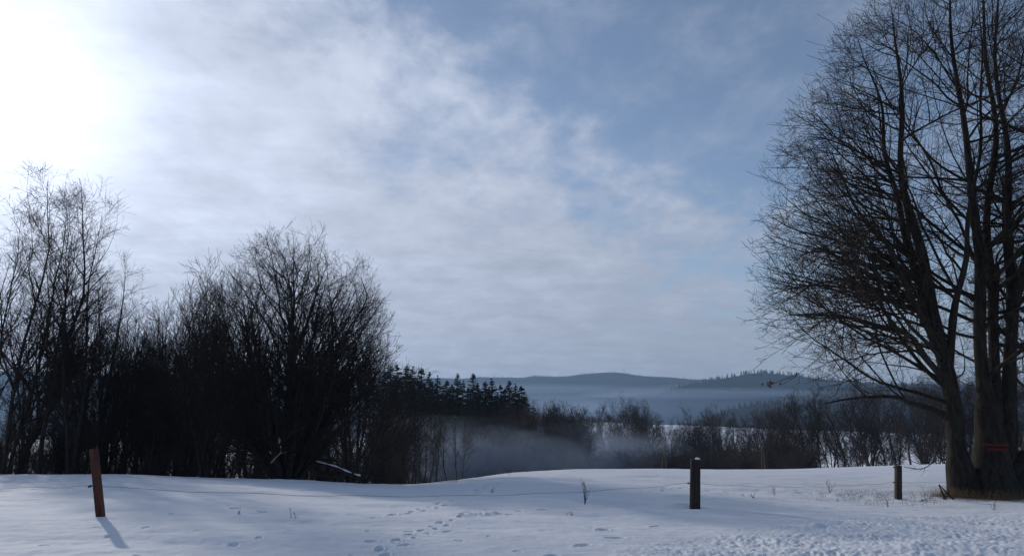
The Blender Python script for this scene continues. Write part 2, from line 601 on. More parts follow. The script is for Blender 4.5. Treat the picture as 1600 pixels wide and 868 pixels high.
for (px, py) in [(150, 827), (170, 838), (228, 830), (310, 832), (365, 847), (215, 864), (340, 862), (405, 842), (455, 832), (575, 830), (580, 846), (635, 812), (640, 832), (550, 860),
                 (700, 833), (718, 846), (765, 840), (810, 862), (735, 826), (850, 832), (880, 817), (925, 825), (985, 800), (1030, 822), (70, 848), (40, 822), (95, 815), (270, 806), (500, 780), (430, 776), (250, 775), (820, 767), (870, 778)]:
    h = hit(px, py)
    prints.append((h[0], h[1], rg.uniform(.05, .11), rg.uniform(.04, .065), rg.uniform(.015, .035), rg.uniform(-.5, .5)))
mounds = []          # x, y, rx, ry, h
for (px, py, rx, ry, h) in [(1062, 790, .45, .35, .10), (1030, 797, .7, .3, .05), (745, 808, .30, .12, .06), (770, 803, .16, .10, .06), (720, 812, .18, .10, .05), (725, 800, .12, .08, .04),
                            (1120, 800, .8, .3, .04), (700, 748, .5, .5, .08), (160, 813, .30, .20, .03), (1275, 826, .16, .1, .05), (1300, 815, 1.4, .4, .05), (930, 800, 1.5, .5, .04), (540, 812, 2.0, .5, .05), (330, 806, 1.8, .35, .05)]:
    c = hit(px, py)
    mounds.append((c[0], c[1], rx, ry, h))


def ground_full(X, Y):
    z = ground_base(X, Y)
    r = np.hypot(X, Y)
    near = np.clip((60 - r) / 30, 0, 1)
    # wind drifts
    z = z + near * (0.10 * vnoise(X * 0.35 + 5, Y * 0.8, 1) + 0.045 * vnoise(X * 1.1 + Y * .3, Y * 2.3, 2) + 0.014 * vnoise(X * 3.2 - Y * .5, Y * 6.0, 3))
    z = z + np.clip((r - 250) / 300, 0, 1) * 2.0 * vnoise(X * 0.01, Y * 0.01, 9)
    z = z + near * (0.010 * vnoise(X * 7, Y * 11, 15) + 0.005 * vnoise(X * 19, Y * 23, 16))
    # trampled, crusted snow at the lower right
    h1, h2, h3 = hit(905, 866), hit(1230, 808), hit(1640, 796)
    yb = np.interp(X, [h1[0], h2[0], h3[0]], [h1[1], h2[1], h3[1]])
    m = np.clip((yb + 0.6 * vnoise(X * .8, Y * .8, 4) - Y) / 2.0, 0, 1) * np.clip((X - h1[0] + 0.6) / 0.9, 0, 1) * near
    rough = (0.030 * vnoise(X * 3.1, Y * 3.5, 5) + 0.026 * np.abs(vnoise(X * 8.5, Y * 9, 6)) + 0.026 * vnoise(X * 19, Y * 17, 7) + 0.016 * vnoise(X * 37, Y * 33, 8)) * (0.55 + 1.1 * (vnoise(X * 1.3, Y * 2.1, 14) + .5))
    z = z + m * rough
    # thin windblown patch with stubble before the right-hand post
    c = hit(1330, 774)
    m2 = np.exp(-((X - c[0]) / 2.6) ** 2 - ((Y - c[1]) / 1.6) ** 2)
    z = z + m2 * (0.06 * vnoise(X * 4, Y * 4, 10) + 0.03 * vnoise(X * 11, Y * 11, 11))
    c = hit(740, 806)
    m3 = np.exp(-((X - c[0]) / 0.6) ** 2 - ((Y - c[1]) / 0.35) ** 2)
    z = z + m3 * (0.09 * np.abs(vnoise(X * 9, Y * 9, 12)) + 0.04 * vnoise(X * 22, Y * 22, 13))
    for (x, y, rx, ry, h) in mounds:
        z = z + h * np.exp(-((X - x) / rx) ** 2 - ((Y - y) / ry) ** 2)
    for (x, y, la, lb, d, a) in prints:
        sel = (np.abs(X - x) < 0.9) & (np.abs(Y - y) < 0.9)
        if not sel.any(): continue
        dx = X[sel] - x; dy = Y[sel] - y
        u = (dx * math.cos(a) + dy * math.sin(a)) / (la * 0.75)
        v = (-dx * math.sin(a) + dy * math.cos(a)) / (lb * 0.9)
        q2 = u * u + v * v
        z[sel] += -d * np.exp(-q2 ** 3) + 0.16 * d * np.exp(-((np.sqrt(q2) - 1.35) / 0.3) ** 2)
    return z


az_f = np.radians(np.linspace(-44, 44, 1250))
az_b = np.radians(np.linspace(44, 316, 120))[1:-1]
AZ = np.r_[az_f, az_b]
RR = np.r_[np.linspace(0.3, 7.6, 18)[:-1], np.geomspace(7.6, 52, 430)[:-1], np.geomspace(52, 1300, 150)[:-1], np.geomspace(1300, 12000, 24)]
A2, R2 = np.meshgrid(AZ, RR)
GX, GY = R2 * np.sin(A2), R2 * np.cos(A2)
GZ = ground_full(GX.ravel(), GY.ravel())
nA, nR = len(AZ), len(RR)
idx = np.arange(nA * nR).reshape(nR, nA)
nx = np.roll(idx, -1, axis=1)
Fg = np.stack([idx[:-1], idx[1:], nx[1:], nx[:-1]], -1).reshape(-1, 4)
Vg = np.stack([GX.ravel(), GY.ravel(), GZ], 1)
cen = len(Vg)
Vg = np.vstack([Vg, [[0, 0, GZ[:nA].mean()]]])
Ft = np.stack([np.full(nA, cen), idx[0], nx[0]], -1)
ground = link('ground', mesh_from('ground', Vg, [Fg, Ft], True), M['snow'])
tag(ground, 'snow covered field with drifts, footprints and a low crest', None, None, 'structure')

# ------------------------------------------------------------------ hills
def ridge(name, pxs, pys, Y, half, seed, label, amp=0.0, xpad=0):
    rngh = np.random.default_rng(seed)
    U = np.linspace(pxs[0], pxs[-1], 260)
    top = np.interp(U, pxs, pys)
    for _ in range(6):
        top[1:-1] = .25 * top[:-2] + .5 * top[1:-1] + .25 * top[2:]
    D = np.linspace(-1, 1, 41)
    V = []
    for d in D:
        Yd = Y + d * half
        prof = math.cos(d * math.pi / 2) ** 1.2
        for u, t in zip(U, top):
            p = at(u, t, Y)
            x = p[0] * (1 + 0.0 * d)
            z0 = -100.0
            V.append((x, Yd, z0 + (p[2] - z0) * prof))
    V = np.array(V)
    V[:, 2] += amp * (vnoise(V[:, 0] / 140, V[:, 1] / 140, seed) + .5 * vnoise(V[:, 0] / 60, V[:, 1] / 60, seed + 1)) * (np.abs(V[:, 1] - Y) > 1)
    n, k = len(D), len(U)
    ix = np.arange(n * k).reshape(n, k)
    Fh = np.stack([ix[:-1, :-1], ix[:-1, 1:], ix[1:, 1:], ix[1:, :-1]], -1).reshape(-1, 4)
    o = link(name, mesh_from(name, V, Fh, True), M['hill'])
    tag(o, label, None, None, 'structure')
    return V, U, top

HILLS = []
HILLS.append(ridge('hills', [-900, -200, 300, 600, 760, 850, 890, 915, 935, 960, 985, 1020, 1060, 1110, 1200, 1500, 2400],
                   [560, 575, 590, 592, 591, 589, 588, 585, 582.5, 584, 587, 588, 591, 594, 598, 600, 595], 4200, 1300, 21, 'long wooded ridge with a low hump on the horizon', 14))
HILLS.append(ridge('hills', [1000, 1060, 1100, 1130, 1160, 1185, 1220, 1280, 1340, 1400, 1500, 1700, 2300],
                   [625, 605, 597, 590.5, 586, 583, 586, 594, 600, 604, 607, 606, 600], 2500, 700, 22, 'nearer wooded hill with a spruce skyline', 8))
HILLS.append(ridge('hills', [1060, 1110, 1150, 1180, 1215, 1250, 1300, 1380],
                   [672, 656, 639, 631, 630, 637, 655, 680], 1500, 300, 23, 'low dome-shaped wooded foothill above the fog', 4))


def cone_forest(name, spots, label, mat_, seed):
    rngc = np.random.default_rng(seed)
    g = Geo()
    k = 5
    th = np.arange(k) * 2 * np.pi / k
    P = np.array([s[:3] for s in spots]); H = np.array([s[3] for s in spots])
    N = len(P)
    for (z0, z1, r) in ((0.0, 0.55, 0.17), (0.35, 0.8, 0.13), (0.6, 1.0, 0.085)):
        ring = P[:, None, :] + H[:, None, None] * np.stack([np.cos(th) * r, np.sin(th) * r, np.full(k, z0)], 1)[None] * rngc.uniform(.8, 1.25, (N, k, 1))
        tip = P + H[:, None] * np.array([0, 0, z1])
        V = np.concatenate([ring, tip[:, None]], 1).reshape(-1, 3)
        base = np.arange(N)[:, None] * (k + 1)
        Fc = np.stack([base + np.arange(k)[None], base + (np.arange(k)[None] + 1) % k, np.broadcast_to(base + k, (N, k))], -1).reshape(-1, 3)
        g.add(V, Fc)
    o = link(name, g.mesh(name), mat_)
    tag(o, label, 'forest', None, 'stuff')
    return o

def hill_spots(hill, n_top, n_face, Y, half, hmin, hmax, seed, lo=None, hi=None):
    V, U, top = hill
    r = np.random.default_rng(seed)
    G = V.reshape(41, 260, 3)
    out = []
    for _ in range(n_top):
        j = r.uniform(0, 258); i = 20 + r.normal(0, 0.35)
        out.append((i, j))
    for _ in range(n_face):
        out.append((r.uniform(4, 20), r.uniform(0, 258)))
    s = []
    for i, j in out:
        i = min(max(i, 0), 39.9)
        i0, j0 = int(i), int(j); a, b = i - i0, j - j0
        p = G[i0, j0] * (1 - a) * (1 - b) + G[i0 + 1, j0] * a * (1 - b) + G[i0, j0 + 1] * (1 - a) * b + G[i0 + 1, j0 + 1] * a * b
        s.append((p[0], p[1], p[2] - 3, r.uniform(hmin, hmax)))
    return s
cone_forest('forest', hill_spots(HILLS[0], 500, 1500, 0, 0, 10, 17, 31), 'distant spruce forest covering the long ridge', M['needles_far'], 1)
cone_forest('forest', hill_spots(HILLS[1], 420, 2600, 0, 0, 10, 20, 32), 'dark spruce forest with jagged tips on the nearer hill', M['needles_far'], 2)
cone_forest('forest', hill_spots(HILLS[2], 160, 1200, 0, 0, 9, 15, 33), 'spruce forest on the low foothill', M['needles_far'], 3)

# slim mast on the ridge
def mast():
    p = at(975, 586, 4150)
    r = empty('lookout_mast', (p[0], p[1], p[2] - 20))
    tag(r, 'slim grey mast standing on the crest of the distant ridge', 'mast')
    g = Geo()
    h = 62.0
    for (x, y) in ((-3, -3), (3, -3), (3, 3), (-3, 3)):
        tubes(g, np.array([[[x, y, 0], [x * .25, y * .25, h * .8]]], float), np.array([[.7, .5]]), 5)
    for z in np.linspace(4, h * .78, 12):
        s = 3 * (1 - .75 * z / (h * .8))
        c = np.array([[-s, -s, z], [s, -s, z], [s, s, z], [-s, s, z], [-s, -s, z]], float)
        tubes(g, np.stack([c[:-1], c[1:]], 1), np.full((4, 2), .3), 4)
    link('lattice', g.mesh('lattice'), M['steel'], r)
    g = Geo()
    tubes(g, np.array([[[0, 0, h * .78], [0, 0, h]]], float), np.array([[.8, .3]]), 6)
    link('antenna', g.mesh('antenna'), M['steel'], r)
mast()

# ------------------------------------------------------------------ trees
def twig_levels(rng, g, P, R, levels, inside=None, axis=None):
    """levels: list of dicts, each growing children on the last level"""
    allP = []
    for lv in levels:
        P0, D, r, t, par = spawn(rng, P, R, lv['sp'], lv.get('t0', .15), lv.get('t1', 1.0), lv['a0'], lv['a1'], lv.get('up', .25), axis, lv.get('out', 0.0))
        if inside is not None:
            k = inside(P0)
            P0, D, r, t = P0[k], D[k], r[k], t[k]
        L = rng.uniform(*lv['L'], len(P0)) * (1.15 - .5 * t)
        if lv.get('envL') and inside is not None:
            L = np.minimum(exit_dist(P0, D, inside, lv['envL'], 18) * rng.uniform(.75, 1.05, len(P0)), L)
        elif inside is not None:
            L = np.minimum(L, exit_dist(P0, D, inside, lv['L'][1], 5) * rng.uniform(.85, 1.3, len(P0)))
        ok = L > lv['L'][0] * .35
        P0, D, r, L = P0[ok], D[ok], r[ok], L[ok]
        R0 = np.minimum(r * lv.get('rk', .6), lv['r'] * rng.uniform(.75, 1.15, len(P0)) * np.clip(L / np.mean(lv['L']), .6, 1.6))
        P, R = grow(rng, P0, D, L, R0, lv['n'], lv.get('wob', .12), lv.get('trop', .04), lv.get('tap', .3), lv.get('rmin', .003), lv.get('trop2'))
        tubes(g, P, R, lv.get('k', 3))
    return P, R


def leaf_specks(rng, g, P, n, size):
    """dead leaves and catkins that still hang on twigs"""
    i = rng.integers(0, len(P), n)
    p = P[i, -1] + rng.normal(0, .01, (n, 3))
    a = rng.normal(0, 1, (n, 3)); a /= np.linalg.norm(a, axis=1, keepdims=True)
    b = rng.normal(0, 1, (n, 3)); b -= (a * b).sum(1, keepdims=True) * a; b /= np.linalg.norm(b, axis=1, keepdims=True)
    s = rng.uniform(.5, 1.2, (n, 1)) * size
    V = np.stack([p, p + a * s * .5 + b * s * .4, p + a * s, p + a * s * .5 - b * s * .4], 1).reshape(-1, 3)
    g.add(V, np.arange(n * 4).reshape(n, 4))


def finish_tree(name, loc, gt, gc, mt, mc, rz=0, leaves=None, scale=None):
    r = empty(name, loc, rz)
    if gt is not None:
        link('trunk', gt.mesh('trunk', True), mt, r)
    link('crown', gc.mesh('crown'), mc, r)
    if leaves is not None:
        link('leaves', leaves.mesh('leaves'), M['leaf'], r)
    if scale: r.scale = scale
    return r


# ---- the big many-stemmed tree at the right
def big_tree():
    rng = np.random.default_rng(5)
    Y0 = 23.0
    base = on_ground(1550, Y0, 783)
    def px(pts, dy0, dy1):
        out = []
        for i, (x, y, r) in enumerate(pts):
            f = i / (len(pts) - 1)
            p = at(x, y, Y0 + dy0 + (dy1 - dy0) * f ** 1.3)
            out.append((*(p - base), r))
        o_ = resample(out, 26)
        tt = np.linspace(0, 1, 26) ; ph = rng.uniform(0, 6.28, 4); am = .13 * np.sin(np.pi * tt) * np.clip(tt * 3, 0, 1)
        o_[:, 0] += am * (np.sin(tt * 9 + ph[0]) + .6 * np.sin(tt * 19 + ph[1]))
        o_[:, 1] += am * (np.sin(tt * 9 + ph[2]) + .6 * np.sin(tt * 19 + ph[3]))
        return o_
    stems = [
        px([(1513, 800, .56), (1508, 770, .44), (1500, 735, .37), (1492, 700, .32), (1488, 650, .28), (1479, 590, .27), (1463, 520, .25), (1447, 450, .21), (1434, 380, .17), (1421, 280, .12), (1408, 180, .085), (1399, 80, .05), (1393, 12, .015)], -.1, .3),
        px([(1481, 600, .16), (1487, 520, .14), (1488, 455, .12), (1508, 400, .09), (1530, 320, .07), (1535, 200, .05), (1530, 80, .03), (1528, 0, .01)], .1, -1.5),
        px([(1462, 540, .17), (1442, 480, .15), (1427, 420, .13), (1408, 310, .10), (1380, 200, .06), (1355, 110, .03), (1340, 60, .01)], .1, 1.8),
        px([(1550, 805, 1.1), (1552, 770, .80), (1550, 735, .68), (1549, 700, .56), (1547, 660, .36), (1544, 610, .24), (1538, 540, .20), (1533, 460, .20), (1527, 400, .17), (1510, 300, .13), (1500, 200, .10), (1493, 100, .07), (1487, 0, .04), (1484, -60, .015)], .1, -.5),
        px([(1549, 690, .34), (1558, 610, .20), (1551, 520, .17), (1553, 440, .16), (1552, 330, .13), (1546, 220, .10), (1540, 100, .07), (1536, 0, .05), (1530, -90, .015)], .2, 1.2),
        px([(1562, 735, .5), (1572, 690, .36), (1578, 620, .24), (1583, 540, .20), (1585, 470, .18), (1574, 400, .18), (1568, 300, .13), (1561, 180, .09), (1560, 60, .05), (1562, -60, .02)], .2, .2),
        px([(1577, 500, .20), (1592, 450, .18), (1612, 380, .16), (1635, 280, .12), (1650, 150, .08), (1655, 0, .03)], .2, -1.0),
        px([(1566, 800, .7), (1578, 765, .52), (1592, 735, .45), (1612, 705, .38), (1635, 650, .32), (1655, 560, .27), (1672, 450, .20), (1690, 330, .15), (1700, 200, .10), (1700, 60, .04)], 0, 1.0),
        px([(1466, 545, .12), (1445, 500, .11), (1410, 440, .09), (1370, 370, .07), (1330, 300, .045), (1300, 240, .02)], 0, -1.6),
        px([(1480, 600, .13), (1450, 560, .11), (1405, 520, .09), (1350, 500, .07), (1290, 490, .045), (1235, 492, .02)], 0, -1.0),
        px([(1486, 655, .13), (1462, 640, .10), (1425, 628, .085), (1380, 618, .06), (1330, 622, .04), (1290, 630, .02)], 0, -2.0),
    ]
    P = np.stack([s[:, :3] for s in stems]); R = np.stack([s[:, 3] for s in stems])
    gt, gc = Geo(), Geo()
    # stems with gnarled radius
    R = R * np.where(P[:, :, 2] > 2.5, .86, 1.0)
    Rn = R * (1 + (.05 + .10 * (R > .3)) * rng.normal(0, 1, R.shape) * (R > .1))
    Pf = np.stack([np.stack([np.interp(np.linspace(0, 25, 76), np.arange(26), P[s, :, c]) for c in range(3)], 1) for s in range(len(P))])
    Rf = np.stack([np.interp(np.linspace(0, 25, 76), np.arange(26), Rn[s]) for s in range(len(P))])
    tubes(gt, Pf, Rf, 14)
    ax = np.array([at(1560, 600, Y0)[0] - base[0], 0, 0])
    zt = [at(1300, y, Y0)[2] - base[2] for y in (650, 622, 590, 560, 500, 400, 290, 200, 110, 10, -110)]
    rt = [2.6, 4.9, 6.8, 7.4, 7.55, 7.25, 6.95, 6.2, 4.95, 3.3, 0.6]
    inside = profile_env(zt, rt, (ax[0], 0))
    # limbs
    sel_t0 = np.array([.16, .1, .1, .22, .15, .16, .1, .22, .15, .15, .15])
    lim = []
    for s in range(len(stems)):
        P0, D, r, t, par = spawn(rng, P[s:s + 1], R[s:s + 1], .30 if s in (0, 2) else (.28 if s > 7 else .42), sel_t0[s], .98, rad(42), rad(78), .15, ax, 1.6 if s in (0, 2, 8, 9, 10) else .5)
        lim.append((P0, D, r, t))
    P0 = np.concatenate([l[0] for l in lim]); D = np.concatenate([l[1] for l in lim]); r = np.concatenate([l[2] for l in lim]); t = np.concatenate([l[3] for l in lim])
    k = inside(P0)
    P0, D, r, t = P0[k], D[k], r[k], t[k]
    L = exit_dist(P0, D, inside, 8.0, 40) * rng.uniform(.55, .98, len(P0))
    low = np.clip((7 - P0[:, 2]) / 5, 0, 1)
    R0 = np.minimum(r * .45, (.008 + .0105 * L) * rng.uniform(.6, 1.1, len(P0)))
    Pl, Rl = grow(rng, P0, D, L, R0, 14, .10, .015, .2, .007, .04)
    fo = 1 - inside(Pl.reshape(-1, 3)).reshape(len(Pl), -1).mean(1)
    Pl, Rl = Pl[fo < .07], Rl[fo < .07]
    tubes(gt, Pl, Rl, 6)
    Pc = np.concatenate([Pl]); Rc = np.concatenate([Rl])
    lv = [dict(sp=.40, L=(.7, 2.6), r=.018, n=7, wob=.12, a0=rad(28), a1=rad(58), trop=.0, trop2=.05, k=4, out=.8, rmin=.006, t0=.1, rk=.7),
          dict(sp=.25, L=(.3, 1.1), r=.0085, n=4, wob=.14, a0=rad(28), a1=rad(60), trop=.02, trop2=.05, k=3, out=.4, rmin=.0042, rk=.8),
          dict(sp=.20, L=(.12, .48), r=.0050, n=2, wob=.14, a0=rad(28), a1=rad(62), trop=.04, k=3, rmin=.0036, rk=.9)]
    Pt, Rt = twig_levels(rng, gc, Pc, Rc, lv, inside, ax)
    # water shoots low on the stems
    P0, D, r, t, par = spawn(rng, P[[0, 3, 4, 5, 7]], R[[0, 3, 4, 5, 7]], .016, .12, .55, rad(35), rad(85), .6)
    Ps, Rs = grow(rng, P0, D, rng.uniform(.2, 1.2, len(P0)), np.full(len(P0), .008), 6, .26, .05, .4, .004)
    tubes(gc, Ps, Rs, 3)
    lf = Geo()
    leaf_specks(rng, lf, Pt, 900, .045)
    # a small cluster of dark fruit hanging off the low left twigs
    fr = at(1205, 600, Y0 - .5) - base
    for q_ in range(9):
        pp = fr + rng.normal(0, .10, 3) * np.array([1.6, .5, .5])
        tubes(lf, np.stack([pp[None] + [0, 0, .035], pp[None] + [0, 0, .02], pp[None] - [0, 0, .02], pp[None] - [0, 0, .035]], 1), np.array([[.006, .03, .03, .006]]), 6)
    tw = np.stack([fr + [.9, .1, .35], fr + [.5, 0, .18], fr, fr + [-.15, 0, -.03]])[None]
    tubes(gc, tw, np.array([[.012, .009, .007, .005]]), 4)
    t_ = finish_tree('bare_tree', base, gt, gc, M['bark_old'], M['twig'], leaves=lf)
    tag(t_, 'huge bare many-stemmed old tree with red painted marks on its trunk, towering at the right', 'tree')
    # red paint marks on the stem facing the field
    Pm, Rm = Pf[3], Rf[3]
    for (py, x0, x1, hh) in ((694.5, -1.0, .55, .045), (701.5, -.72, .38, .038)):
        zc_ = at(1545, py, Y0 - .4)[2] - base[2]
        i = int(np.argmin(np.abs(Pm[:, 2] - zc_)))
        g = Geo()
        n = 18
        th = np.linspace(x0, x1, n)
        ctr = np.array([np.interp(zc_, Pm[:, 2], Pm[:, 0]), np.interp(zc_, Pm[:, 2], Pm[:, 1]), zc_])
        rr = np.interp(zc_, Pm[:, 2], Rm) * 1.06 + .02
        rows = []
        for dz_, ex in ((-hh, 0.0), (-hh * .8, .012), (0, .014), (hh * .8, .012), (hh, 0.0)):
            wob = rng.normal(0, .006, n)
            rows.append(np.stack([ctr[0] + (rr + ex) * np.sin(th), ctr[1] - (rr + ex) * np.cos(th), ctr[2] + dz_ + wob], 1))
        V = np.concatenate(rows)
        ix = np.arange(5 * n).reshape(5, n)
        g.add(V, np.stack([ix[:-1, :-1], ix[:-1, 1:], ix[1:, 1:], ix[1:, :-1]], -1).reshape(-1, 4))
        link('paint_mark', g.mesh('paint_mark', True), M['paint'], t_)
    return t_
big_tree()


# ---- generic bare broadleaf prototypes (local, height H)
def bare_proto(name, seed, H, stems, spread, env, mt, mc, lv, limb_sp=.35, r0=.12, droop=0.0, lean=(0, 0), t0=.2, a=(30, 55), leaves=0, k_tr=8, limb_t=(.0, .06)):
    rng = np.random.default_rng(seed)
    gt, gc = Geo(), Geo()
    n = stems
    az = rng.uniform(0, 2 * np.pi) + np.arange(n) * 2 * np.pi / n + rng.normal(0, .35, n)
    tilt = np.abs(rng.normal(spread, spread * .45, n)) if n > 1 else np.array([spread])
    if n > 12:
        az = rng.uniform(0, 2 * np.pi) + np.arange(n) * 2.39996
        tilt = spread * 1.9 * np.sqrt((np.arange(n) + .3) / n)
    D = np.stack([np.sin(tilt) * np.cos(az) + lean[0], np.sin(tilt) * np.sin(az) + lean[1], np.cos(tilt)], 1)
    D /= np.linalg.norm(D, axis=1, keepdims=True)
    P0 = np.stack([np.cos(az) * r0 * (n > 1), np.sin(az) * r0 * (n > 1), np.full(n, -.4)], 1) * rng.uniform(.4, 1.2, (n, 1))
    P0[:, 2] = -.4
    env0 = profile_env([z * H for z in env[0]], [r * H for r in env[1]])
    inside = lambda p: env0(p - p[:, 2:3] * np.array([lean[0], lean[1], 0]) * .8)
    L = exit_dist(P0 + [0, 0, .45], D, lambda p: inside(p) | (p[:, 2] < env[0][1] * H), H * 1.05, 40) * rng.uniform(.85, 1.0, n) + .4
    R0 = r0 * rng.uniform(.6, 1.05, n) * (1 if n == 1 else .7)
    P, R = grow(rng, P0, D, L, R0, 20, .06, .012 + (.015 if n > 12 else 0), .07, .006)
    zm = P[:, :, 2].max(1)
    P[:, :, 2] *= np.minimum(1, .95 * H / zm)[:, None]
    if lean == (0, 0):
        rr_ = np.hypot(P[:, :, 0], P[:, :, 1]) + 1e-6
        lim_ = np.interp(P[:, :, 2], [z * H for z in env[0]], [r * H for r in env[1]]) * .82
        f_ = np.where(P[:, :, 2] > .25 * H, np.minimum(1, lim_ / rr_), 1)
        P[:, :, 0] *= f_; P[:, :, 1] *= f_
    R[:, 0] *= 1.35
    tubes(gt, P, R, k_tr)
    P0, D, r, t, par = spawn(rng, P, R, limb_sp, t0, .98, rad(a[0]), rad(a[1]), .2, np.zeros(3), .9)
    k = inside(P0); P0, D, r, t = P0[k], D[k], r[k], t[k]
    L = exit_dist(P0, D, inside, H * .6, 30) * rng.uniform(.5, 1.03, len(P0))
    ok = L > .25
    P0, D, r, L = P0[ok], D[ok], r[ok], L[ok]
    R0 = np.minimum(r * .62, .008 + .010 * L * (r0 / .12) ** .3)
    Pl, Rl = grow(rng, P0, D, L, R0, 10, .12, limb_t[0], .25, lv[0].get('rmin', .004), limb_t[1])
    tubes(gc, Pl, Rl, 4)
    Pt, Rt = twig_levels(rng, gc, Pl, Rl, lv, inside, np.zeros(3))
    lf = None
    if leaves:
        lf = Geo(); leaf_specks(rng, lf, Pt, leaves, .05)
    return dict(name=name, gt=gt.mesh('trunk', True), gc=gc.mesh('crown'), lf=lf.mesh('leaves') if lf else None, mt=mt, mc=mc, n=0)


def place(proto, loc, rz=0.0, s=1.0, label=None, group=None, cat='tree', sz=None, tilt=(0, 0), name=None, rest=None):
    if proto['n'] == 0:
        r = empty(name or proto['name'], loc, rz)
        link('trunk', proto['gt'], proto['mt'], r)
        link('crown', proto['gc'], proto['mc'], r)
        if proto['lf'] is not None: link('leaves', proto['lf'], M['leaf'], r)
        proto['src'] = r
    else:
        src = proto['src']
        r = src.copy(); COL.objects.link(r)
        r.name = name or proto['name']
        for kk in ('group', 'label', 'category'):
            if kk in r: del r[kk]
        for ch in src.children:
            c = ch.copy(); COL.objects.link(c); c.parent = r
        r.location = loc
    r.rotation_euler = (tilt[0], tilt[1], rz)
    r.scale = (s, s, (sz or s))
    proto['n'] += 1
    tag(r, label, cat, group)
    return r

WLV = [dict(sp=.32, L=(.5, 1.9), r=.013, n=5, wob=.13, a0=rad(22), a1=rad(50), trop=.03, trop2=.06, k=3, out=.3, rmin=.006, rk=.75),
       dict(sp=.27, L=(.25, .85), r=.0065, n=3, wob=.13, a0=rad(22), a1=rad(52), trop=.04, k=3, rmin=.0055, rk=.9)]
BRV = [dict(sp=.38, L=(.5, 2.0), r=.012, n=5, wob=.13, a0=rad(24), a1=rad(55), trop=.03, trop2=.06, k=3, out=.3, rmin=.005, rk=.75),
       dict(sp=.27, L=(.25, .95), r=.0060, n=3, wob=.14, a0=rad(24), a1=rad(58), trop=.04, k=3, rmin=.0045, rk=.9),
       dict(sp=.25, L=(.12, .5), r=.0045, n=2, wob=.12, a0=rad(25), a1=rad(60), trop=.04, k=3, rmin=.004, rk=.9)]
WLV3 = WLV + [dict(sp=.30, L=(.12, .40), r=.0062, n=1, wob=.1, a0=rad(25), a1=rad(55), trop=.04, k=3, rmin=.005, rk=.9)]
BLV = [dict(sp=.32, L=(.5, 1.7), r=.011, n=5, wob=.10, a0=rad(25), a1=rad(50), trop=.03, trop2=-.05, k=3, out=.2, rmin=.006, rk=.75),
       dict(sp=.17, L=(.3, 1.0), r=.0045, n=3, wob=.12, a0=rad(25), a1=rad(60), trop=-.02, trop2=-.12, k=3, rmin=.005, rk=.9)]

# the broad goat willow left of the centre
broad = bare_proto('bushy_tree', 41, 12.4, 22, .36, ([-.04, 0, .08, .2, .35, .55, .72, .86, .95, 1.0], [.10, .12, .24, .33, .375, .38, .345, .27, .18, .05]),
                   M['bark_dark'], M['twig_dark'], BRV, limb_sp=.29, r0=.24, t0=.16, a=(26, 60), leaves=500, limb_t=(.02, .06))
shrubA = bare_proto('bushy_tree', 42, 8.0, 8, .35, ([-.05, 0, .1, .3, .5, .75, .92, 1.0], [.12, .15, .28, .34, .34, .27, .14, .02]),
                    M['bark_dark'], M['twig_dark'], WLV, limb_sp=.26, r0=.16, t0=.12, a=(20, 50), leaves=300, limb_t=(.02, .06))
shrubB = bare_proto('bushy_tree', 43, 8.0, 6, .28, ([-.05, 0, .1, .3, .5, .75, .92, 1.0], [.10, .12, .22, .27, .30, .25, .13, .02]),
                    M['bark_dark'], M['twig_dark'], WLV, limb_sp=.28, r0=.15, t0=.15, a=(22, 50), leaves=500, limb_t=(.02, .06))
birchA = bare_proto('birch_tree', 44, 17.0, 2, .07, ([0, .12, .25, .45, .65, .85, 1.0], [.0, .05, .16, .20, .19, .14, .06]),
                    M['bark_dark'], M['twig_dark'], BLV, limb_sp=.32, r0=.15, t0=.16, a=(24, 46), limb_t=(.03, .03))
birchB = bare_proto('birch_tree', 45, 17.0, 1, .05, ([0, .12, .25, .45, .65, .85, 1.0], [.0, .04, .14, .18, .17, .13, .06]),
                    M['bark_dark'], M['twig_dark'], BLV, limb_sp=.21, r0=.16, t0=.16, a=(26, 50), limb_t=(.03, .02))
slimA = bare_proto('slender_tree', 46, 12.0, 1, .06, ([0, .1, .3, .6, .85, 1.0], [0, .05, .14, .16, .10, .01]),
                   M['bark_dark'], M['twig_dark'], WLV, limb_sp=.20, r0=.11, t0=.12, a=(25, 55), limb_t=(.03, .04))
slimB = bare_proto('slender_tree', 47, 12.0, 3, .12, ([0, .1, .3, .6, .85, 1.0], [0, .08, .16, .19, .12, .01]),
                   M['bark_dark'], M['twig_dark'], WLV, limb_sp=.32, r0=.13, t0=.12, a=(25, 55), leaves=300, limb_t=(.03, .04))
FLV = [dict(sp=.38, L=(.6, 2.2), r=.021, n=4, wob=.12, a0=rad(22), a1=rad(50), trop=.04, k=3, rmin=.012, rk=.75),
       dict(sp=.32, L=(.4, 1.3), r=.013, n=2, wob=.12, a0=rad(22), a1=rad(52), trop=.04, k=3, rmin=.010, rk=.9)]
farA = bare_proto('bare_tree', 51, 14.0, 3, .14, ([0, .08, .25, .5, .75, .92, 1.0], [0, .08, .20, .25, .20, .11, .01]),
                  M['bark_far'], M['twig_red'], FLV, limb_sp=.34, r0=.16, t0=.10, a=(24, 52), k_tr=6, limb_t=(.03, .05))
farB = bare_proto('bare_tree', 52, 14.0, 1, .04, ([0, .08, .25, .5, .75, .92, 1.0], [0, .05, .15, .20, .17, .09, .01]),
                  M['bark_far'], M['twig_red'], FLV, limb_sp=.22, r0=.19, t0=.16, a=(24, 50), k_tr=6, limb_t=(.03, .04))
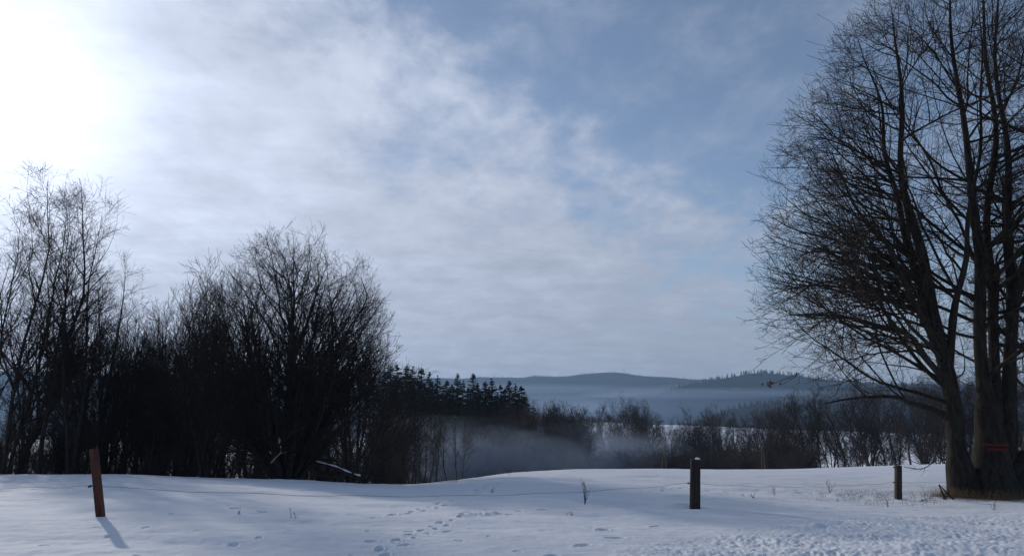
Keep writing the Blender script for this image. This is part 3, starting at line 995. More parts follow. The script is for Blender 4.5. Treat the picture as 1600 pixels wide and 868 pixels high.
farC = bare_proto('bare_tree', 53, 14.0, 6, .20, ([-.03, .04, .2, .45, .7, .9, 1.0], [.1, .16, .28, .33, .28, .15, .01]),
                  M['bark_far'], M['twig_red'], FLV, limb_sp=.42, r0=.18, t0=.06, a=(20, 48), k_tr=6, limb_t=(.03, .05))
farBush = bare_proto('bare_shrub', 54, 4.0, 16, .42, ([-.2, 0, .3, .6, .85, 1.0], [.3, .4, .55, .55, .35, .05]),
                     M['bark_far'], M['twig_red'], [dict(sp=.18, L=(.4, 1.2), r=.016, n=3, wob=.14, a0=rad(22), a1=rad(55), trop=.03, k=3, rmin=.010, rk=.9)], limb_sp=.26, r0=.05, t0=.05, a=(22, 55), k_tr=5)

rp = np.random.default_rng(77)

# left edge: tall birches
GB = 'tall birches at the left edge of the wood'
for (proto, x, Y, top, rz, lab) in [
    (birchA, 8, 36, 228, 0.6, 'tallest bare birch at the left edge, behind the snow crest'),
    (birchB, 62, 37, 268, 2.2, 'second tall bare birch from the left edge of the wood'),
    (birchA, 112, 36, 258, 3.5, 'tall bare birch with wide right-hand branches, last of the tall birches'),
    (birchB, 148, 42, 372, 4.6, 'lower bare birch standing right of the tall birches'),
    (birchB, -70, 38, 210, 1.1, 'bare birch at the very left border, its crown cut by the picture edge'),
    (birchA, -30, 44, 270, 5.2, 'dark bare birch behind the tallest birch at the left')]:
    b = on_ground(x, Y)
    zt = at(x, top, Y)[2]
    s = (zt - b[2]) / 17.0
    place(proto, b, rz, s, lab, GB, sz=s)

# the broad bushy tree and its neighbours
def stand(proto, H, x, Y, top, rz, lab, grp, w_=1.0, tilt=(0, 0), cat='tree', sink=0.0):
    b = on_ground(x, Y)
    s = (at(x, top, Y)[2] - b[2]) / H
    b[2] -= sink
    return place(proto, b, rz, s * w_, lab, grp, sz=s, tilt=tilt, cat=cat)

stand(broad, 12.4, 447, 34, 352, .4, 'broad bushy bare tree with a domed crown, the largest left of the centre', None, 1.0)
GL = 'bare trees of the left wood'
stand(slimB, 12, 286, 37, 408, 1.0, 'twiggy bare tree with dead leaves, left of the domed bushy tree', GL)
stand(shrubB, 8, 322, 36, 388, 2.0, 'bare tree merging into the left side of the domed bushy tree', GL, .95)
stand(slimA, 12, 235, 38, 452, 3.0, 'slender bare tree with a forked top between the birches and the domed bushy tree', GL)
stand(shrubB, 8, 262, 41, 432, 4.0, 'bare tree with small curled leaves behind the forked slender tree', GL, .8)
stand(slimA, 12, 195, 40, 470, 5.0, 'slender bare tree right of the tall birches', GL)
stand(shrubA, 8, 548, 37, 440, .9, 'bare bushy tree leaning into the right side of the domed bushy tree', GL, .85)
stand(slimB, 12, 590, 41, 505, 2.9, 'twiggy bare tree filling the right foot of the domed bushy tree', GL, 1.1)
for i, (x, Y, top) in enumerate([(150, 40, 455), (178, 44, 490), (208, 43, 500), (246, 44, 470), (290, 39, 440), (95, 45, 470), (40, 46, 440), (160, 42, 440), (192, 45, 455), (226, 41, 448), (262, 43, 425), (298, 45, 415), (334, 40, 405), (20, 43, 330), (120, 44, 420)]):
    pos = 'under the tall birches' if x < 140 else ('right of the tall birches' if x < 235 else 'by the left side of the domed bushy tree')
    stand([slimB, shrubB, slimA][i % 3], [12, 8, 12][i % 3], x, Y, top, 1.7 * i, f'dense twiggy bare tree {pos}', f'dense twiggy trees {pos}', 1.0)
# leaning tree with long arms at 560-700
lean = bare_proto('leaning_tree', 61, 7.6, 3, .34, ([0, .05, .3, .6, .85, 1.0], [.14, .2, .34, .46, .44, .1]),
                  M['bark_dark'], M['twig_dark'], WLV, limb_sp=.50, r0=.14, t0=.12, a=(24, 58), lean=(.70, 0), limb_t=(.0, .08))
b = on_ground(556, 30.5)
place(lean, b, 0.0, .74, 'low bare tree leaning to the right with long upturned arms over the snow edge', None, 'tree', sz=.62)

# deeper rows of the left wood
k = 0
for (Y, n, x0, x1, ty0, ty1) in [(38, 6, -60, 600, 600, 660), (44, 8, -80, 620, 565, 630), (52, 9, -90, 620, 570, 620), (62, 11, -90, 620, 570, 620), (76, 12, -90, 640, 580, 625)]:
    for i in range(n):
        x = x0 + (x1 - x0) * (i + rp.uniform(.1, .9)) / n
        proto, H = [(slimA, 12), (slimB, 12), (slimA, 12), (shrubB, 8), (slimB, 12), (shrubA, 8)][int(rp.integers(0, 6))]
        top = rp.uniform(ty0, ty1)
        if x > 540: top = max(top, 630)
        row = {38: 'in the front row', 44: 'in the second row', 52: 'in the third row', 62: 'in the fourth row', 76: 'in the rearmost row'}[Y]
        side_ = 'behind the tall birches' if x < 170 else ('between birches and domed bushy tree' if x < 330 else ('behind the domed bushy tree' if x < 560 else 'right of the domed bushy tree'))
        kind_ = {'slender_tree': 'slender bare tree', 'bushy_tree': 'many-stemmed bare tree'}[proto['name']]
        stand(proto, H, x, Y + rp.uniform(-2, 2), top, rp.uniform(0, 6.28), f'{kind_} {row}, {side_}', f'trees {row} of the left wood, {side_}', rp.uniform(.85, 1.15), sink=.3)

# slim stems where the left wood thins out into the mist
for i, (x, Y, top) in enumerate([(604, 58, 598), (618, 66, 604), (630, 60, 612), (642, 72, 600), (655, 66, 618), (668, 76, 610), (684, 70, 622), (700, 80, 618), (722, 74, 632), (612, 50, 620), (628, 52, 632), (646, 56, 640)]):
    part_ = 'nearest the bushy trees' if x < 640 else 'nearest the mist'
    stand([slimA, slimB][i % 2], 12, x, Y, top, i * 2.1, f'slim bare tree where the left wood thins out, {part_}', f'slim trees at the end of the left wood, {part_}', 1.0, sink=.3)

# thin saplings at 620-745 beyond the snow edge
thin = bare_proto('thin_sapling', 62, 8.0, 1, .05, ([0, .15, .3, .6, .85, 1.0], [0, .04, .10, .12, .08, .01]),
                  M['bark_dark'], M['twig_dark'], [dict(sp=.20, L=(.3, 1.0), r=.008, n=3, wob=.12, a0=rad(22), a1=rad(50), trop=.03, k=3, rmin=.005, rk=.9)], limb_sp=.20, r0=.055, t0=.2, a=(25, 55), limb_t=(.02, .05))
for i, (x, Y, top, ti, lab) in enumerate([
    (636, 40, 590, .03, 'leftmost thin sapling beyond the snow edge'), (650, 38, 612, .10, 'thin sapling leaning right, second beyond the snow edge'), (661, 42, 600, -.02, 'thin upright sapling third from the left beyond the snow edge'),
    (672, 39, 625, .05, 'short thin sapling in the middle of the sapling row'), (684, 43, 608, .02, 'thin sapling with sparse upright twigs, third from the right in the row'),
    (700, 46, 622, -.04, 'thin sapling second from the right in the row beyond the snow edge'), (714, 48, 640, .06, 'rightmost thin sapling at the edge of the mist')]):
    stand(thin, 8, x, Y, top, i * 1.3, lab, 'thin saplings beyond the snow edge', 1.15, (0, ti))

# ---- spruces
def spruce_proto(seed, H, R, dens=1.0):
    rng = np.random.default_rng(seed)
    gt, gc = Geo(), Geo()
    tubes(gt, np.array([[[0, 0, -1], [0, 0, H * .5], [0, 0, H * .99]]]), np.array([[.22, .13, .02]]), 7)
    n = int(H * 22 * dens)
    f = rng.random(n) ** .85
    z = H * (.06 + .93 * f)
    prof = (1 - f) ** .8 * (0.82 + .35 * rng.random(n)) * R * (1 + .18 * np.sin(z * 2.1 + seed)) + .12
    az = rng.uniform(0, 2 * np.pi, n)
    ns = 5
    t = np.linspace(0, 1, ns + 1)
    droop = rng.uniform(.15, .45, n) * prof * (1 - .7 * f)
    hor = prof[:, None] * t[None]
    zz_ = z[:, None] - droop[:, None] * np.sin(t * np.pi * .75)[None] + .12 * prof[:, None] * t[None] ** 3
    P = np.stack([np.cos(az)[:, None] * hor, np.sin(az)[:, None] * hor, zz_], -1)
    tubes(gc, P, np.repeat(np.linspace(.03, .01, ns + 1)[None], n, 0), 3)
    # needle sprays: many small leaf-like quads along each bough
    m = 26
    pi = np.repeat(np.arange(n), m); tt = rng.uniform(.12, 1.05, n * m)
    x = np.clip(tt * ns, 0, ns - .001); i0 = x.astype(int); fr = (x - i0)[:, None]
    C = P[pi, i0] * (1 - fr) + P[pi, i0 + 1] * fr
    wdt = (prof[pi] * .30 * (1 - .6 * tt))[:, None] + .06
    side_ = np.stack([-np.sin(az[pi]), np.cos(az[pi]), np.zeros(n * m)], 1)
    outv = np.stack([np.cos(az[pi]), np.sin(az[pi]), np.zeros(n * m)], 1)
    sg = rng.choice([-1, 1], n * m)[:, None]
    a = side_ * sg * rng.uniform(.5, 1.0, (n * m, 1)) + outv * rng.uniform(.2, .7, (n * m, 1)) + np.array([0, 0, -1]) * rng.uniform(.05, .55, (n * m, 1))
    a /= np.linalg.norm(a, axis=1, keepdims=True)
    b = np.cross(a, rng.normal(0, 1, (n * m, 3))); b /= np.linalg.norm(b, axis=1, keepdims=True)
    wv = rng.uniform(.03, .065, (n * m, 1)) * 1.3
    V = np.stack([C, C + a * wdt * .5 + b * wv, C + a * wdt, C + a * wdt * .5 - b * wv], 1).reshape(-1, 3)
    gc.add(V, np.arange(n * m * 4).reshape(-1, 4))
    return dict(name='spruce_tree', gt=gt.mesh('trunk', True), gc=gc.mesh('crown'), lf=None, mt=M['bark_dark'], mc=M['needles'], n=0)
spA, spB, spC = spruce_proto(1, 20, 3.0), spruce_proto(2, 20, 2.5), spruce_proto(3, 20, 3.4, .8)
SP = [(616, 140, 567), (631, 150, 569), (640, 146, 570), (655, 155, 573), (668, 148, 578), (681, 142, 584), (696, 158, 592), (713, 128, 581), (722, 138, 592), (738, 130, 581), (757, 140, 594), (768, 130, 589), (782, 145, 599), (796, 132, 593), (806, 128, 597), (815, 136, 601), (606, 152, 570), (595, 145, 575),
      (730, 120, 603), (748, 122, 606), (776, 118, 612), (700, 118, 604), (660, 130, 596), (640, 128, 600), (680, 122, 606), (800, 116, 622), (835, 122, 632), (650, 160, 592), (672, 165, 594), (690, 162, 600), (705, 150, 598), (745, 152, 596), (764, 150, 603), (788, 150, 606), (810, 145, 612), (822, 140, 618), (758, 116, 622), (716, 112, 620), (734, 112, 618)]
for i, (x, Y, top) in enumerate(SP):
    rel = 'left part' if x < 690 else ('middle' if x < 770 else 'right end')
    if i < 18:
        lab = ['spruce with a narrow pointed tip, first right of the bushy tree crown', 'spruce tip second in the hazy spruce row', 'spruce tip third in the hazy spruce row', 'spruce with a blunt top in the left part of the spruce row', 'spruce with drooping boughs left of the dip in the spruce row',
               'shorter spruce at the dip of the spruce row', 'low spruce in the dip of the spruce row', 'bushy topped spruce left of the tallest central spruce', 'small spruce squeezed before the tallest central spruce', 'tall pointed spruce in the middle of the spruce row',
               'small blunt spruce right of the tall pointed one', 'narrow spruce spire right of the middle of the row', 'lower spruce between two spires near the right end', 'spruce with twin-looking top near the right end', 'broad spruce second from the right end of the row',
               'last full spruce at the right end, branches reaching over the hill', 'spruce half hidden behind the bushy tree crown', 'spruce mostly hidden behind the bushy tree crown'][i]
        grp = 'spruces above the mist'
    else:
        fb = 'behind' if Y > 140 else 'in front of'
        lab, grp = f'lower dark spruce {fb} the spruce row, {rel}', f'lower spruces {fb} the row, {rel}'
    b = on_ground(x, Y)
    s = (at(x, top, Y)[2] - b[2]) / 20.0
    place([spA, spB, spC][i % 3], b, rp.uniform(0, 6.28), s * rp.uniform(1.1, 2.0), lab, grp, sz=s)

# broadleaf belt in the mist, 700-915
GM = 'misty bare trees below the spruces'
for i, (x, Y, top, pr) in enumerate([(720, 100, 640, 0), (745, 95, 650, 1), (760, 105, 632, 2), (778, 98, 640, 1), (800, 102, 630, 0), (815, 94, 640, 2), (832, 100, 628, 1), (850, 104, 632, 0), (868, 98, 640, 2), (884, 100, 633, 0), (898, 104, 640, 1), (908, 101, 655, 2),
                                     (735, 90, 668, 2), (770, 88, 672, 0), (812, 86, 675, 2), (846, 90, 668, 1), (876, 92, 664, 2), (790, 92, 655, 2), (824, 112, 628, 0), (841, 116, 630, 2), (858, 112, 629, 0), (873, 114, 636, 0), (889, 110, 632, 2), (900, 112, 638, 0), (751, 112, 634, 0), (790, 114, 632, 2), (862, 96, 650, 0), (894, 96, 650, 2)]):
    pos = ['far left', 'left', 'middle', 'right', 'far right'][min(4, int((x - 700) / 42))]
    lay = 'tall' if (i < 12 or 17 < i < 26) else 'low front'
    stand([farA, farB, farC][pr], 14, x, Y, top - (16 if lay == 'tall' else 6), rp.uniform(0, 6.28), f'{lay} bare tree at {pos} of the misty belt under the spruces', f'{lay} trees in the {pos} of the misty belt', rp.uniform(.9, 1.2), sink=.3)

# tree row before the far snow field, 920-1210
ROW = [(922, 655, 1), (936, 645, 1), (948, 640, 0), (962, 632, 0), (973, 612, 1), (986, 630, 2), (1000, 632, 2), (1014, 640, 0), (1030, 655, 1), (1050, 660, 0), (1066, 632, 1), (1082, 662, 2), (1096, 664, 2), (1110, 668, 0), (1122, 640, 2), (1136, 645, 0), (1150, 660, 1), (1166, 655, 0), (1178, 650, 1), (1190, 662, 1), (1204, 640, 2), (1216, 636, 2)]
for i, (x, top, pr) in enumerate(ROW):
    top -= 19
    Y = 185 + rp.uniform(-18, 18)
    lab = {4: 'tallest bare tree with a narrow tip in the row before the far field', 10: 'lone slender tree rising above the row right of the tallest', 14: 'bare tree with a fanned top in the right half of the row'}.get(i)
    part_ = ['left end', 'left', 'middle', 'right', 'right end'][min(4, int((x - 915) / 62))]
    stand([farA, farB, farC][pr], 14, x, Y, top, rp.uniform(0, 6.28), lab or f'bare tree at the {part_} of the row before the far snow field', f'row of bare trees before the far field, {part_}', rp.uniform(.8, 1.1), sink=.5)
# shrubs at their feet
for i in range(56):
    x = 700 + 530 * (i + rp.uniform(0, 1)) / 56
    Y = rp.uniform(96, 175) if x > 900 else rp.uniform(84, 112)
    if x < 900 and i % 3: continue
    part_ = ['below the spruces', 'below the misty trees', 'left of the dark fence post', 'behind the dark fence post', 'right of the dark fence post'][min(4, int((x - 700) / 106))]
    stand(farBush, 4, x, Y, rp.uniform(688, 712), rp.uniform(0, 6.28), f'low bare shrub beyond the crest, {part_}', f'low shrubs beyond the crest, {part_}', rp.uniform(1.0, 1.7), cat='shrub', sink=.2)

# wood behind the field at the right, 1200-1600
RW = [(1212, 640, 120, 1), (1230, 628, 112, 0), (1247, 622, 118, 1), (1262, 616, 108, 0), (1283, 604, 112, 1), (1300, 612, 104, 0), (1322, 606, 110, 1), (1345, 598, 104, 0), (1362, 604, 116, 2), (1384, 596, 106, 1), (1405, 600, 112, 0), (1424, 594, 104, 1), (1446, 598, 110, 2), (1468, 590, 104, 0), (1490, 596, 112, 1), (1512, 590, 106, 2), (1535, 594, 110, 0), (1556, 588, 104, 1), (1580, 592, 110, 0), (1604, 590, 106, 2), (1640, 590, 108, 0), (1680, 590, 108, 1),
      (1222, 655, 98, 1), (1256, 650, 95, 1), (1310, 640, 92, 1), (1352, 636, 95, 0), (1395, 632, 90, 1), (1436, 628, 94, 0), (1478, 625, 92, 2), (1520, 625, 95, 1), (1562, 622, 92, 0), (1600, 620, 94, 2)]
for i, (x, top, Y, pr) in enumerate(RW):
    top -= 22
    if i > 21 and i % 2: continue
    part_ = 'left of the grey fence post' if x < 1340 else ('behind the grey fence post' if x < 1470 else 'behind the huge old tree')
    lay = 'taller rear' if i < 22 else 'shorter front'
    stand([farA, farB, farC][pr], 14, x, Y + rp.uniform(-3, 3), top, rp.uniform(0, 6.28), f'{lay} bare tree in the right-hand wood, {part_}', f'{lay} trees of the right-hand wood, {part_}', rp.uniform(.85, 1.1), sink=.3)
for i in range(14):
    x = 1200 + 110 * (i + rp.uniform(0, 1)) / 14 if i < 9 else 1330 + 60 * (i - 9)
    part_ = 'left of the grey fence post' if x < 1340 else ('behind the grey fence post' if x < 1470 else 'behind the huge old tree')
    stand(farBush, 4, x, rp.uniform(84, 104), rp.uniform(682, 702), rp.uniform(0, 6.28), f'low bare shrub edging the right-hand wood, {part_}', f'low shrubs of the right-hand wood, {part_}', rp.uniform(.9, 1.4), cat='shrub')

# undergrowth of the left wood
for i in range(24):
    x = -60 + 730 * (i + rp.uniform(0, 1)) / 24
    part_ = 'behind the left fence post' if x < 220 else ('before the domed bushy tree' if x < 500 else 'right of the domed bushy tree')
    stand(farBush, 4, x, rp.uniform(37, 46), rp.uniform(672, 705) + max(0, x - 560) * .35, rp.uniform(0, 6.28), f'dark low undergrowth shrub, {part_}', f'undergrowth shrubs of the left wood, {part_}', rp.uniform(.8, 1.1), cat='shrub', sink=.15)

# distant hedgerow trees on the far field crest
for i, (x, Y, top) in enumerate([(928, 640, 648), (940, 660, 645), (953, 650, 646), (968, 660, 648), (1010, 650, 645), (1028, 670, 650), (1095, 690, 652), (1128, 690, 649), (1145, 700, 650), (1165, 700, 655)]):
    part_ = 'left end' if x < 980 else ('middle' if x < 1060 else 'right end')
    stand([farA, farB][i % 2], 14, x, Y, top, rp.uniform(0, 6.28), f'hazy bare tree on the crest of the far snow field, {part_}', f'hazy trees on the far field crest, {part_}', 1.25)

# ------------------------------------------------------------------ fence
def post_mesh(H, wx, wy, seed, top_tilt=0.0):
    rng = np.random.default_rng(seed)
    n, S = 20, 26
    th = np.arange(n) * 2 * np.pi / n
    ce = np.sign(np.cos(th)) * np.abs(np.cos(th)) ** .55; se = np.sign(np.sin(th)) * np.abs(np.sin(th)) ** .55
    groove = 1 + rng.normal(0, .025, n)
    V = []
    zs = np.r_[np.linspace(-.5, H - .012, S - 1), H]
    for i, z in enumerate(zs):
        f = 1 - .05 * max(z, 0) / H
        if i == S - 1: f *= .90
        gg = f * groove * (1 + rng.normal(0, .008, n))
        V.append(np.stack([ce * wx * .5 * gg, se * wy * .5 * gg, z + top_tilt * ce * wx * (z > H - .1)], 1))
    V = np.concatenate(V)
    ix = np.arange(n * S).reshape(S, n)
    nx_ = np.roll(ix, -1, 1)
    F4 = np.stack([ix[:-1], nx_[:-1], nx_[1:], ix[1:]], -1).reshape(-1, 4)
    V = np.vstack([V, [[0, 0, H + .004]]])
    F3 = np.stack([ix[-1], nx_[-1], np.full(n, len(V) - 1)], -1)
    return mesh_from('post', V, [F4, F3], True)


def insulator(parent, p, d=-1):
    g = Geo()
    tubes(g, np.array([[[p[0], p[1], p[2]], [p[0] + d * .03, p[1], p[2]], [p[0] + d * .034, p[1], p[2]], [p[0] + d * .05, p[1], p[2]], [p[0] + d * .053, p[1], p[2]], [p[0] + d * .07, p[1], p[2]], [p[0] + d * .073, p[1], p[2]]]]),
          np.array([[.006, .006, .020, .022, .012, .020, .002]]), 10)
    return link('insulator', g.mesh('insulator', True), M['plastic'], parent)

posts = {}
def fence_post(px, py, top, wpx, Y, tilt, mat_, label, ins, dep=1.0, seed=0):
    b = hit(px, py, 8, 40) if Y is None else at(px, py, Y)
    b[2] = gz(b[0], b[1])
    H = at(px, top, b[1])[2] - b[2]
    wd = wpx / F_PX * b[1]
    r = empty('fence_post', b)
    r.rotation_euler = (0, tilt, 0)
    tag(r, label, 'fence post', 'posts of the wire fence')
    link('post', post_mesh(H, wd, wd * dep, seed), mat_, r)
    for z in ins: insulator(r, (-wd * .47, -wd * .1, z * H))
    posts[px] = (b, H, wd, r)
    return r
p1 = fence_post(158, 812, 698, 11.5, 11, rad(-12.0), M['post_red'], 'reddish wooden fence post leaning left, nearest of the fence posts', [.5], seed=3)
p2 = fence_post(1086, 794, 717, 15, 16.5, rad(3.2), M['post_dark'], 'thick dark upright wooden fence post in the middle of the field', [.50], seed=4)
p3 = fence_post(1404, 785, 726, 9.5, 21.5, rad(5.6), M['post_dark'], 'greyish wooden fence post before the huge old tree', [.50, .93], seed=5)
p4 = fence_post(1600, 779, 724, 11, 25, rad(5), M['post_brown'], 'brown wooden fence post at the right border beside the huge old tree', [.5], seed=6)
# snow on the middle post
def snow_cap(parent, H, wd):
    n = 14
    th = np.arange(n) * 2 * np.pi / n
    V = []
    for (k_, z) in ((1.0, 0), (.95, .02), (.6, .038), (.1, .045)):
        V.append(np.stack([wd * .22 + np.cos(th) * wd * .26 * k_, np.sin(th) * wd * .34 * k_, np.full(n, H + .002 + z)], 1))
    V = np.concatenate(V); ix = np.arange(4 * n).reshape(4, n); nx_ = np.roll(ix, -1, 1)
    link('snow_cap', mesh_from('snow_cap', V, [np.stack([ix[:-1], nx_[:-1], nx_[1:], ix[1:]], -1).reshape(-1, 4)], True), M['snow'], parent)
snow_cap(p2, posts[1086][1], posts[1086][2])


def wire(a, b_, sag, label):
    n = 40
    t = np.linspace(0, 1, n)[:, None]
    P = a * (1 - t) + b_ * t
    P[:, 2] -= (4 * sag * t * (1 - t))[:, 0]
    P[:, 2] += .01 * np.sin(t[:, 0] * 40)
    g = Geo()
    o = P[0].copy()
    tubes(g, (P - o)[None], np.full((1, n), .0034), 5)
    w_ = link('fence_wire', g.mesh('fence_wire', True), M['wire'], None, o)
    tag(w_, label, 'fence wire', 'wires of the fence')

def wp(px):
    b, H, wd, r = posts[px]
    lx = -wd * .47 - .043
    a = r.rotation_euler[1]
    z = H * .5
    return np.array([b[0] + lx * math.cos(a) + z * math.sin(a), b[1] - wd * .1 - .022, b[2] + z * math.cos(a) - lx * math.sin(a)])
b0 = on_ground(-420, 10.5, 800)
wire(np.array([b0[0], 10.5, wp(158)[2] + .02]), wp(158), .03, 'thin steel wire running from the leaning post out of the picture to the left')
wire(wp(158), wp(1086), .20, 'thin sagging steel wire between the leaning reddish post and the dark middle post')
wire(wp(1086), wp(1404), .10, 'thin steel wire between the dark middle post and the greyish post')
wire(wp(1404), wp(1600), .05, 'thin steel wire from the greyish post past the huge old tree')

# pale poles beyond the crest
for (x, y0, y1, Y, lab, mm) in [(1033, 745, 703, 75, 'thin reddish pole left of the pair standing beyond the field crest', 'post_brown'), (1041, 742, 707, 76, 'thin pale pole right of the pair standing beyond the field crest', 'post_brown'), (1191, 738, 688, 75, 'slender pale bare trunk beyond the crest, left of its twin', 'post_brown'), (1196, 738, 696, 77, 'slender pale bare trunk beyond the crest, right of its twin', 'post_brown')]:
    b = on_ground(x, Y); zt = at(x, y1, Y)[2]
    g = Geo()
    n = 6
    P = np.linspace([0, 0, -.4], [rp.normal(0, .12), 0, zt - b[2]], n) + np.r_[[[0, 0, 0]], rp.normal(0, .015, (n - 1, 3))]
    tubes(g, P[None], np.linspace(.05, .03, n)[None], 8)
    o = link('marker_pole', g.mesh('marker_pole', True), M[mm], None, b)
    tag(o, lab, 'pole', 'thin poles beyond the crest')

# ------------------------------------------------------------------ weeds, sticks, dry grass
def weed(px, py, h, seed, label, n=5, lean_=(.1, 0), spread=.35, seeds=True, grp=None, r=.0045):
    rng = np.random.default_rng(seed)
    b = hit(px, py); g = Geo()
    P0 = np.zeros((n, 3)); P0[:, :2] = rng.normal(0, .02, (n, 2)); P0[:, 2] = -.05
    D = np.stack([rng.normal(lean_[0], spread, n), rng.normal(lean_[1], spread * .6, n), np.ones(n)], 1); D /= np.linalg.norm(D, axis=1, keepdims=True)
    L = (h + .05) * rng.uniform(.5, 1.05, n)
    P, R = grow(rng, P0, D, L, np.full(n, r), 6, .08, .0, .45, .002)
    tubes(g, P, R, 4)
    Pc, Rc, = P, R
    P0, D, rr, t, par = spawn(rng, P, R, h * .16, .3, 1, rad(25), rad(60), .2)
    if len(P0):
        Pb, Rb = grow(rng, P0, D, np.full(len(P0), h * .18) * rng.uniform(.5, 1.4, len(P0)), np.full(len(P0), r * .6), 3, .12, .03, .5, .0015)
        tubes(g, Pb, Rb, 3)
        if seeds:
            tip = Pb[::2, -1]
            s = h * .025
            tubes(g, np.stack([tip - [0, 0, s], tip - [0, 0, s * .4], tip + [0, 0, s * .4], tip + [0, 0, s]], 1), np.tile([[.001, s * .7, s * .7, .001]], (len(tip), 1)), 5)
    o = link('dry_weed', g.mesh('dry_weed'), M['weed'], None, b)
    tag(o, label, 'weed', grp)
    return o
weed(913, 785, .46, 1, 'tall dry branching weed stalk with seed heads left of the middle post', 6, (.18, 0), .22, r=.006)
GWD = 'dry weeds poking out of the snow'
weed(1209, 773, .36, 2, 'dry brown weed between the middle post and the greyish post', 3, (0, 0), .2, grp=GWD)
weed(372, 808, .20, 3, 'small dry stalk in the snow right of the leaning post', 2, (0, 0), .08, grp=GWD)
weed(458, 812, .18, 4, 'short curved dry stalk far right of the leaning post', 2, (0, 0), .1, False, GWD)
weed(796, 741, .35, 5, 'tiny dry weed on the field crest left of the middle', 3, (0, 0), .4, grp=GWD)
weed(893, 806, .10, 6, 'little dark tuft beside the faint footprints', 5, (0, 0), .4, True, GWD)
weed(1178, 780, .20, 7, 'sparse upright stems left of the brown weed', 6, (0, 0), .15, False, GWD)
weed(770, 766, .12, 8, 'small tuft in the snow below the crest', 5, (0, 0), .5, False, GWD)
weed(1296, 770, .40, 9, 'dry bushy weed at the left end of the stubble', 6, (0, 0), .3, True, GWD)
weed(1388, 790, .30, 10, 'dry weed at the foot of the greyish post', 4, (0, 0), .3, True, GWD)
weed(1552, 796, .34, 12, 'dry weed in the snow before the huge old tree', 4, (0, 0), .3, True, GWD)


def grass_stuff(name, spots, h0, h1, label, m_, seed, per=1):
    rng = np.random.default_rng(seed)
    X = np.array([s[0] for s in spots]); Y = np.array([s[1] for s in spots])
    Z = ground_full(X.copy(), Y.copy())
    n = len(X)
    P0 = np.stack([X, Y, Z - .03], 1)
    D = np.stack([rng.normal(0, .35, n), rng.normal(0, .3, n), np.ones(n)], 1); D /= np.linalg.norm(D, axis=1, keepdims=True)
    P, R = grow(rng, P0, D, rng.uniform(h0, h1, n), np.full(n, .0035), 4, .12, -.06, .3, .0012)
    g = Geo(); tubes(g, P, R, 3)
    o = link(name, g.mesh(name), m_)
    tag(o, label, 'grass', None, 'stuff')
rs = np.random.default_rng(8)
tb = on_ground(1550, 23, 783)
sp = []
for i in range(900):
    x = tb[0] + rs.normal(-.1, .85); y = tb[1] - abs(rs.normal(.75, .35))
    if x < tb[0] - .9 and y > tb[1] - .2: continue
    sp.append((x, y))
for i in range(700): sp.append((tb[0] - 1.45 + rs.normal(0, .28), tb[1] - .5 + rs.normal(0, .3)))
grass_stuff('dry_grass', sp, .06, .42, 'tawny dry grass around the foot of the huge old tree', M['straw'], 1)
sp = []
for i in range(170):
    c = hit(1265 + 130 * rs.random() ** .7, 766 + 17 * rs.random())
    for j in range(2): sp.append((c[0] + rs.normal(0, .06), c[1] + rs.normal(0, .06)))
for i in range(60):
    c = hit(1410 + 60 * rs.random(), 778 + rs.random() * 12); sp.append((c[0], c[1]))
sp2 = []
for i in range(260):
    c = hit(1330 + 150 * rs.random(), 768 + 22 * rs.random()); sp2.append((c[0], c[1]))
grass_stuff('dry_grass', sp2, .05, .20, 'thin tan grass blades between the greyish post and the huge old tree', M['straw'], 5)
grass_stuff('stubble', sp, .04, .17, 'sparse dry stubble in the snow left of the greyish post', M['weed'], 2)
sp = []
for i in range(160):
    c = hit(668 + 50 * rs.random(), 748 + rs.random() * 6); sp.append((c[0], c[1]))
grass_stuff('dry_grass', sp, .10, .35, 'short dry grass on the snow edge by the thin saplings', M['straw'], 3)


def stick(name, pts, r0, label, m_, cat='branch', grp=None, snow=False):
    W = np.array([at(x, y, Y) for (x, y, Y) in pts])
    o0 = W[0].copy()
    P = resample(np.hstack([W - o0, np.linspace(r0, r0 * .35, len(W))[:, None]]), 14)
    g = Geo(); tubes(g, P[None, :, :3], P[None, :, 3], 7)
    rng = np.random.default_rng(int(abs(pts[0][0])))
    P0, D, r, t, par = spawn(rng, P[None, :, :3], P[None, :, 3], .22, .2, 1, rad(30), rad(60), .3)
    if len(P0):
        Pb, Rb = grow(rng, P0, D, rng.uniform(.1, .35, len(P0)), np.minimum(r * .6, .012), 4, .15, .02, .4, .003)
        tubes(g, Pb, Rb, 4)
    o = link(name, g.mesh(name, True), m_, None, o0)
    tag(o, label, cat, grp)
    if snow:
        g = Geo()
        Q = P[:, :3] + [0, 0, r0 * .55]
        tubes(g, Q[None], (P[:, 3] * .5 * (1 + .5 * np.sin(np.arange(14) * 1.7)))[None], 7)
        link('snow_layer', g.mesh('snow_layer', True), M['snow'], o)
    return o
stick('broken_branch', [(1500, 790, 21.6), (1482, 772, 21.9), (1467, 756, 22.1)], .03, 'broken branch propped against the foot of the huge old tree', M['bark_dark'])
stick('broken_branch', [(1478, 787, 21.8), (1474, 772, 22.0), (1467, 757, 22.1)], .045, 'short thick broken stub leaning beside the dry grass', M['bark_dark'])
stick('broken_branch', [(1434, 786, 21.2), (1440, 781, 21.4), (1456, 777, 21.8)], .016, 'thin fallen twig on the snow between the greyish post and the huge old tree', M['bark_dark'])
stick('hanging_branch', [(1486, 668, 22.4), (1487, 715, 22.3), (1485, 745, 22.3), (1492, 762, 22.3)], .022, 'thin dead branch hanging down beside the left stem of the huge old tree', M['bark_dark'])
stick('hanging_branch', [(1480, 640, 22.0), (1470, 690, 22.0), (1456, 728, 22.0), (1436, 735, 22.0), (1412, 728, 22.0)], .020, 'long thin twig hooking down towards the top of the greyish post', M['bark_dark'])
